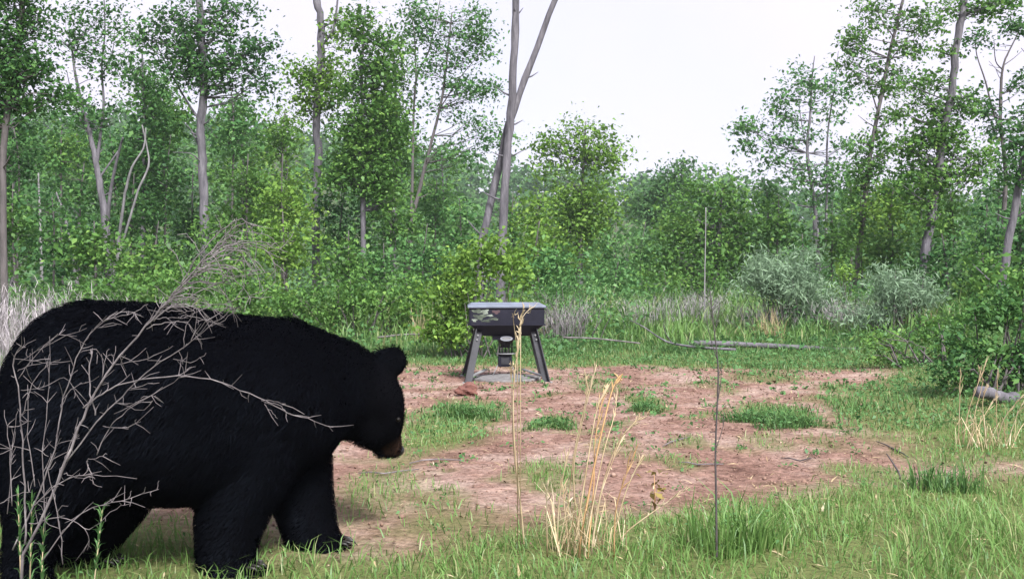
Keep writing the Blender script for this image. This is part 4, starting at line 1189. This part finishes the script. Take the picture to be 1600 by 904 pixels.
# worn camouflage paint on the front panel: thin flakes of paint
n_ = 18
aa = np.arange(n_) * 2 * math.pi / n_
for cx_, cz_, ra, rb, mt_ in ((-.36, .855, .055, .026, 'camo'), (-.27, .845, .05, .03, 'camo_pale'), (-.33, .785, .07, .03, 'camo'), (-.39, .745, .03, .018, 'camo_pale'), (-.21, .80, .045, .012, 'camo_pale'), (-.16, .76, .06, .016, 'camo'), (-.25, .735, .05, .016, 'camo'), (-.13, .845, .05, .022, 'camo_rust')):
    rr = 1 + .25 * np.sin(aa * 3 + R.uniform(0, 6)) + .18 * np.sin(aa * 5 + R.uniform(0, 6))
    ptsd = np.stack([cx_ + ra * rr * np.cos(aa), np.full(n_, -hd - .0025), cz_ + rb * rr * np.sin(aa)], 1)
    b_ = MB().add(np.concatenate([ptsd, ptsd + (0, .004, 0)]), [tuple(range(n_))] + [(i, (i + 1) % n_, n_ + (i + 1) % n_, n_ + i) for i in range(n_)])
    fbuild(b_, 'camouflage_patch', mt_, smooth=False)
# oval badge
b_ = MB()
n_ = 28
aa = np.arange(n_) * 2 * math.pi / n_
for s, y0, y1 in ((1, -.235, -.222),):
    o1 = np.stack([.076 * s * np.cos(aa), np.full(n_, y0), .517 + .030 * s * np.sin(aa)], 1)
    o2 = o1 + (0, y1 - y0, 0)
    b_.add(np.concatenate([o1, o2]), [tuple(range(n_)), tuple(range(n_, 2 * n_))[::-1]] + [(i, n_ + i, n_ + (i + 1) % n_, (i + 1) % n_) for i in range(n_)])
bd = fbuild(b_, 'badge', 'badge', smooth=False)
o1 = np.stack([.056 * np.cos(aa), np.full(n_, -.2375), .517 + .017 * np.sin(aa)], 1)
b_ = MB().add(np.concatenate([o1, o1 + (0, .004, 0)]), [tuple(range(n_))] + [(i, n_ + i, n_ + (i + 1) % n_, (i + 1) % n_) for i in range(n_)])
q = fbuild(b_, 'badge_centre', 'galv', smooth=False); q.parent = bd
# bracket that carries the badge, and the throat below the hopper
fbuild(MB().box((0, -.19, .525), (.34, .06, .055)), 'bracket', 'paint', smooth=False, bevel=.006)
fbuild(MB().lathe([(.13, .55), (.10, .48), (.06, .43), (.06, .40)], (0, -.02, 0), 20), 'funnel', 'leg')
b_ = MB()
for i in range(12):
    a = i * math.pi / 6
    b_.tube(np.array([(.085 * math.cos(a), -.02 + .085 * math.sin(a), .47), (.085 * math.cos(a), -.02 + .085 * math.sin(a), .33)]), .004, 5)
for z in (.47, .40, .33):
    b_.tube(np.array([(.085 * math.cos(i * math.pi / 9), -.02 + .085 * math.sin(i * math.pi / 9), z) for i in range(19)]), .004, 5)
fbuild(b_, 'cage', 'leg')
fbuild(MB().lathe([(.12, .315), (.125, .325), (.03, .33)], (0, -.02, 0), 24), 'spinner_plate', 'galv')
mh = fbuild(MB().box((-.01, -.02, .235), (.17, .15, .15)), 'control_box', 'paint', smooth=False, bevel=.012)
q = fbuild(MB().box((-.01, -.099, .235), (.10, .008, .09)), 'door', 'leg', smooth=False, bevel=.003); q.parent = mh
fbuild(MB().tube(np.array([(-.08, -.05, .22), (-.13, -.07, .12), (-.17, -.09, .03)]), .006, 6), 'wire_prop', 'galv')
fbuild(MB().tube(np.array([(.06, -.05, .20), (.10, -.07, .12), (.13, -.09, .03)]), .006, 6), 'wire_prop', 'galv')
# angle iron legs
for sx in (-1, 1):
    for sy in (-1, 1):
        t0 = np.array((sx * .33, sy * .25, .64)); t1 = np.array((sx * .475, sy * .50, -.02))
        if sy > 0: t1[0] = sx * .50
        b_ = MB()
        b_.bar(t0, t1, .085, .012, up=(0, 1, .3))
        b_.bar(t0 + (sx * .038, sy * .034, 0), t1 + (sx * .038, sy * .034, 0), .012, .08, up=(0, 1, .3))
        lg = fbuild(b_, 'leg', 'leg', smooth=False, bevel=.002)
        q = fbuild(MB().box((t1[0], t1[1], .006), (.12, .12, .012)), 'foot_plate', 'galv', smooth=False, bevel=.003); q.parent = lg
        b2_ = MB()
        for k in (.12, .2):
            pz = t0 + (t1 - t0) * k
            b2_.lathe([(.012, -.014), (.012, .0), (.006, .002)], (pz[0], pz[1] - .012, pz[2]), 8, 'y')
        q = fbuild(b2_, 'bolt', 'galv', smooth=False); q.parent = lg
# braces low on the legs and a shallow grey pan on the ground
for sx in (-1, 1):
    fbuild(MB().bar((sx * .455, -.45, .07), (sx * .23, .30, .10), .05, .012), 'brace', 'galv', smooth=False, bevel=.002)
prof = [(.43, -.02), (.435, .03), (.415, .035), (.40, .02), (.25, .045), (.08, .065), (.01, .068)]
pc = fp(0, -.02, 0)
tag(MB().lathe(prof, pc, 40).build('feed_pan', M['pan']), 'shallow grey round pan lying on the dirt under the feeder', 'pan')

# ------------------------------------------------------------------ bear
m, n, o = mat('bear_fur')
b = n.nodes.new('ShaderNodeBsdfDiffuse')
b.inputs['Color'].default_value = (.0013, .0013, .0019, 1)
g2 = n.nodes.new('ShaderNodeBsdfGlossy')
g2.inputs['Roughness'].default_value = .60
g2.inputs['Color'].default_value = (.60, .75, 1, 1)
m1 = n.nodes.new('ShaderNodeMixShader')
m1.inputs[0].default_value = .0036
n.links.new(b.outputs[0], m1.inputs[1])
n.links.new(g2.outputs[0], m1.inputs[2])
n.links.new(m1.outputs[0], o.inputs[0])
M['fur'] = m
m, n, o = mat('bear_hide')
at = n.nodes.new('ShaderNodeAttribute'); at.attribute_name = 'muzzle'
r = ramp(n, [(.3, (.003, .003, .004)), (.9, (.026, .015, .011))])
nz = n.nodes.new('ShaderNodeTexNoise'); nz.inputs['Scale'].default_value = 40
b = n.nodes.new('ShaderNodeBsdfPrincipled')
b.inputs['Roughness'].default_value = .6
b.inputs['Specular IOR Level'].default_value = .0
bp = n.nodes.new('ShaderNodeBump'); bp.inputs['Strength'].default_value = .4; bp.inputs['Distance'].default_value = .01
n.links.new(at.outputs['Fac'], r.inputs[0]); n.links.new(r.outputs[0], b.inputs['Base Color']); n.links.new(nz.outputs[0], bp.inputs['Height']); n.links.new(bp.outputs[0], b.inputs['Normal']); n.links.new(b.outputs[0], o.inputs[0])
M['hide'] = m
M['nose'] = solid('nose_skin', [(.3, (.006, .006, .007)), (.7, (.012, .012, .014))], 30, .35, .3, spec=.5)
M['claw'] = solid('claw', [(.3, (.012, .011, .010)), (.7, (.03, .027, .024))], 10, .45, .1, spec=.4)
M['eye'] = solid('eye', [(.3, (.002, .002, .002)), (.7, (.004, .003, .002))], 10, .45, 0, spec=.2)

SH = bmesh.new()


def chain(nodes, steps=8):
    """Overlapping balls along (px, py, depth, radius across, radius vertical) nodes."""
    for i in range(len(nodes) - 1):
        a, b2 = nodes[i], nodes[i + 1]
        for s in range(steps + (i == len(nodes) - 2)):
            t = s / steps
            u_ = [a[k] + (b2[k] - a[k]) * t for k in range(5)]
            p = P(u_[0], u_[1], u_[2])
            bmesh.ops.create_icosphere(SH, subdivisions=3, radius=1, matrix=Matrix.Translation(Vector(p)) @ Matrix.Diagonal((u_[3], u_[3], u_[4], 1)))


# trunk of the body, rump to neck
chain([(110, 665, 4.30, .27, .34), (140, 632, 4.33, .335, .415), (200, 628, 4.39, .36, .405), (275, 632, 4.47, .36, .405), (350, 630, 4.56, .34, .375), (415, 625, 4.64, .315, .350), (455, 615, 4.70, .27, .305), (490, 608, 4.76, .225, .25), (530, 608, 4.82, .185, .215), (560, 612, 4.87, .155, .185)])
chain([(200, 660, 4.35, .32, .33), (300, 668, 4.46, .32, .32), (380, 668, 4.56, .28, .30)])     # belly
chain([(445, 560, 4.66, .16, .17), (415, 575, 4.60, .18, .20), (400, 640, 4.52, .17, .25)])    # shoulder mass
chain([(470, 650, 4.74, .17, .22), (500, 640, 4.8, .14, .17)])
# head hanging down
chain([(572, 612, 4.88, .15, .165), (590, 628, 4.90, .125, .135), (597, 652, 4.91, .105, .115), (602, 672, 4.92, .075, .08)])
chain([(562, 650, 4.87, .12, .115), (580, 672, 4.88, .09, .08)])       # cheek
chain([(603, 668, 4.935, .066, .066), (610, 688, 4.955, .055, .055), (615, 702, 4.965, .044, .042)])   # muzzle
chain([(588, 685, 4.925, .05, .045), (598, 706, 4.94, .034, .03)])     # lower jaw
# near hind leg, set back; far hind leg forward
chain([(105, 690, 4.20, .25, .32), (80, 760, 4.12, .175, .20), (62, 825, 4.08, .115, .12), (40, 880, 4.06, .085, .09), (48, 928, 4.02, .085, .06), (78, 935, 4.00, .075, .045)])
chain([(165, 700, 4.50, .24, .30), (172, 760, 4.52, .18, .20), (150, 815, 4.52, .135, .14), (125, 858, 4.50, .10, .10), (128, 888, 4.48, .09, .05), (155, 890, 4.46, .085, .045), (172, 890, 4.46, .07, .035)])
# near foreleg straight under the shoulder; far foreleg reaching ahead
chain([(395, 690, 4.50, .20, .26), (372, 760, 4.45, .165, .18), (358, 820, 4.42, .135, .14), (352, 870, 4.40, .115, .10), (360, 893, 4.38, .10, .055), (388, 897, 4.37, .09, .045)])
chain([(455, 700, 4.80, .165, .24), (470, 770, 4.80, .135, .16), (484, 825, 4.79, .118, .12), (500, 852, 4.77, .10, .06), (525, 864, 4.76, .085, .040)])
# tail stub
chain([(30, 600, 4.22, .05, .06), (16, 640, 4.20, .035, .05)], 4)
# ears: flattened cups
for (px, py, d, rr_) in ((614, 564, 4.86, .072), (600, 566, 5.06, .070)):
    p = P(px, py, d)
    mt = Matrix.Translation(Vector(p)) @ Matrix.Rotation(math.radians(-15), 4, 'Y') @ Matrix.Rotation(math.radians(25), 4, 'Z') @ Matrix.Diagonal((rr_, rr_ * .42, rr_ * 1.02, 1))
    bmesh.ops.create_icosphere(SH, subdivisions=3, radius=1, matrix=mt)
me = bpy.data.meshes.new('body_raw'); SH.to_mesh(me); SH.free()
raw = bpy.data.objects.new('body_raw', me); C.objects.link(raw)
rm = raw.modifiers.new('r', 'REMESH'); rm.mode = 'VOXEL'; rm.voxel_size = .014
sm = raw.modifiers.new('s', 'SMOOTH'); sm.iterations = 9; sm.factor = .5
dg = bpy.context.evaluated_depsgraph_get()
body_me = bpy.data.meshes.new_from_object(raw.evaluated_get(dg))
bpy.data.objects.remove(raw)
body_me.name = 'body'
bc = P(280, 870, 4.5); bc[2] = 0
broot = empty('bear', bc, 'large black bear walking right with its head lowered, in the left foreground', 'bear')
nv = len(body_me.vertices)
co = np.empty(nv * 3, np.float32); body_me.vertices.foreach_get('co', co); co = co.reshape(-1, 3).astype(float)
mz = P(612, 690, 4.955)
muz = np.clip(1 - np.linalg.norm((co - mz) * np.array((1, .8, .8)), axis=1) / .085, 0, 1)
at_ = body_me.attributes.new('muzzle', 'FLOAT', 'POINT'); at_.data.foreach_set('value', (sstep(0, .45, muz)).astype(np.float32))
body_me.materials.clear(); body_me.materials.append(M['hide'])
body_me.polygons.foreach_set('use_smooth', [True] * len(body_me.polygons))
# fur sampled on the skin
body_me.calc_loop_triangles()
nt_ = len(body_me.loop_triangles)
tri = np.empty(nt_ * 3, np.int32); body_me.loop_triangles.foreach_get('vertices', tri); tri = tri.reshape(-1, 3)
A, B_, C_ = co[tri[:, 0]], co[tri[:, 1]], co[tri[:, 2]]
cr = np.cross(B_ - A, C_ - A)
ar = np.linalg.norm(cr, axis=1)
NF = 120000
pick = R.choice(nt_, NF, p=ar / ar.sum())
u1, u2 = R.uniform(0, 1, NF), R.uniform(0, 1, NF)
fl = u1 + u2 > 1
u1[fl], u2[fl] = 1 - u1[fl], 1 - u2[fl]
pt = A[pick] + (B_[pick] - A[pick]) * u1[:, None] + (C_[pick] - A[pick]) * u2[:, None]
nr = unit(cr[pick])
head_dir = unit(P(430, 600, 4.66) - P(130, 600, 4.33))
comb = -head_dir * .8 + np.array((0, 0, -.75))
hz = P(590, 630, 4.9)
hd_ = np.linalg.norm(pt - hz, axis=1)
face = 1 - sstep(.12, .30, hd_)
comb = comb[None] * (1 - face)[:, None] + np.array((-.5, -.1, .5))[None] * face[:, None]
comb = comb + R.normal(size=(NF, 3)) * .28
comb = comb - (comb * nr).sum(1)[:, None] * nr
low = 1 - sstep(.12, .45, pt[:, 2])
ln = (.058 * (1 - .72 * face) * (1 - .45 * low)) * R.uniform(.55, 1.25, NF)
mzd = np.linalg.norm(pt - mz, axis=1)
ln *= .22 + .78 * sstep(.05, .15, mzd)
earp = P(613, 568, 4.86)
ln *= .5 + .5 * sstep(.05, .11, np.linalg.norm(pt - earp, axis=1))
clumpn = noise2(pt[:, 0] + pt[:, 1] * .7, pt[:, 2] + pt[:, 1] * .4, 30, 3)
up_ = .30 + .18 * clumpn
dv1 = unit(nr * (up_ + .25)[:, None] + unit(comb) * .6)
dv2 = unit(nr * (up_ * .35)[:, None] + unit(comb) * 1.0 + np.array((0, 0, -.15)))
sd2 = unit(np.cross(dv1, nr) + R.normal(size=(NF, 3)) * .25)
wd_ = .0022 * R.uniform(.7, 1.3, NF) * (1 - .4 * face)
mid = pt + dv1 * (ln * .5)[:, None]
tip = mid + dv2 * (ln * .5)[:, None]
pt = pt - nr * .004
V_ = np.stack([pt - sd2 * wd_[:, None], pt + sd2 * wd_[:, None], mid + sd2 * wd_[:, None] * .8, mid - sd2 * wd_[:, None] * .8, tip], 1)
keep = mzd > .03
fo = poly_mesh('fur', V_[keep], 5, M['fur'], broot, None, BL, smooth=True)
fo['kind'] = 'stuff'
body_me.transform(Matrix.Translation(-broot.location))
bo = bpy.data.objects.new('body', body_me); C.objects.link(bo); bo.parent = broot
# nose, eyes, claws


def ball(name, m, p, s, rot=None):
    bm_ = bmesh.new()
    mt = Matrix.Translation(Vector(p) - broot.location) @ (rot or Matrix()) @ Matrix.Diagonal((*s, 1))
    bmesh.ops.create_icosphere(bm_, subdivisions=3, radius=1, matrix=mt)
    me_ = bpy.data.meshes.new(name); bm_.to_mesh(me_); bm_.free()
    me_.materials.append(M[m])
    me_.polygons.foreach_set('use_smooth', [True] * len(me_.polygons))
    o_ = bpy.data.objects.new(name, me_); C.objects.link(o_); o_.parent = broot
    return o_


ball('nose', 'nose', P(624, 703, 4.985), (.024, .034, .026))
ball('eye', 'eye', P(622, 655, 4.83), (.011, .011, .011))
ball('eye', 'eye', P(618, 655, 5.02), (.011, .011, .011))
for (px, py, d) in ((548, 864, 4.76), (408, 899, 4.36), (98, 937, 3.99), (188, 892, 4.45)):
    for k in range(5):
        p = P(px, py, d) + np.array((-abs(k - 2) * .012, (k - 2) * .03, 0))
        p[2] = max(float(terr(p[0], p[1])) + .022, .02)
        MB().tube(np.array([p - (.02, 0, -.01), p + (.012, 0, .004), p + (.032, 0, -.016)]), [.007, .006, .001], 6).build('claw', M['claw'], broot)

# ------------------------------------------------------------------ morning haze
hz_me = bpy.data.meshes.new('haze')
hv = [(x, y, z) for z in (-12, 60) for y in (-15, 290) for x in (-190, 190)]
hz_me.from_pydata(hv, [], [(0, 2, 3, 1), (4, 5, 7, 6), (0, 1, 5, 4), (2, 6, 7, 3), (0, 4, 6, 2), (1, 3, 7, 5)])
m, n, o = mat('haze_air')
vo = n.nodes.new('ShaderNodeVolumePrincipled')
vo.inputs['Color'].default_value = (.86, .92, 1, 1)
vo.inputs['Density'].default_value = .0006
vo.inputs['Anisotropy'].default_value = .2
n.links.new(vo.outputs[0], o.inputs['Volume'])
hz_me.materials.append(m)
tag(link(bpy.data.objects.new('haze', hz_me)), kind='stuff')
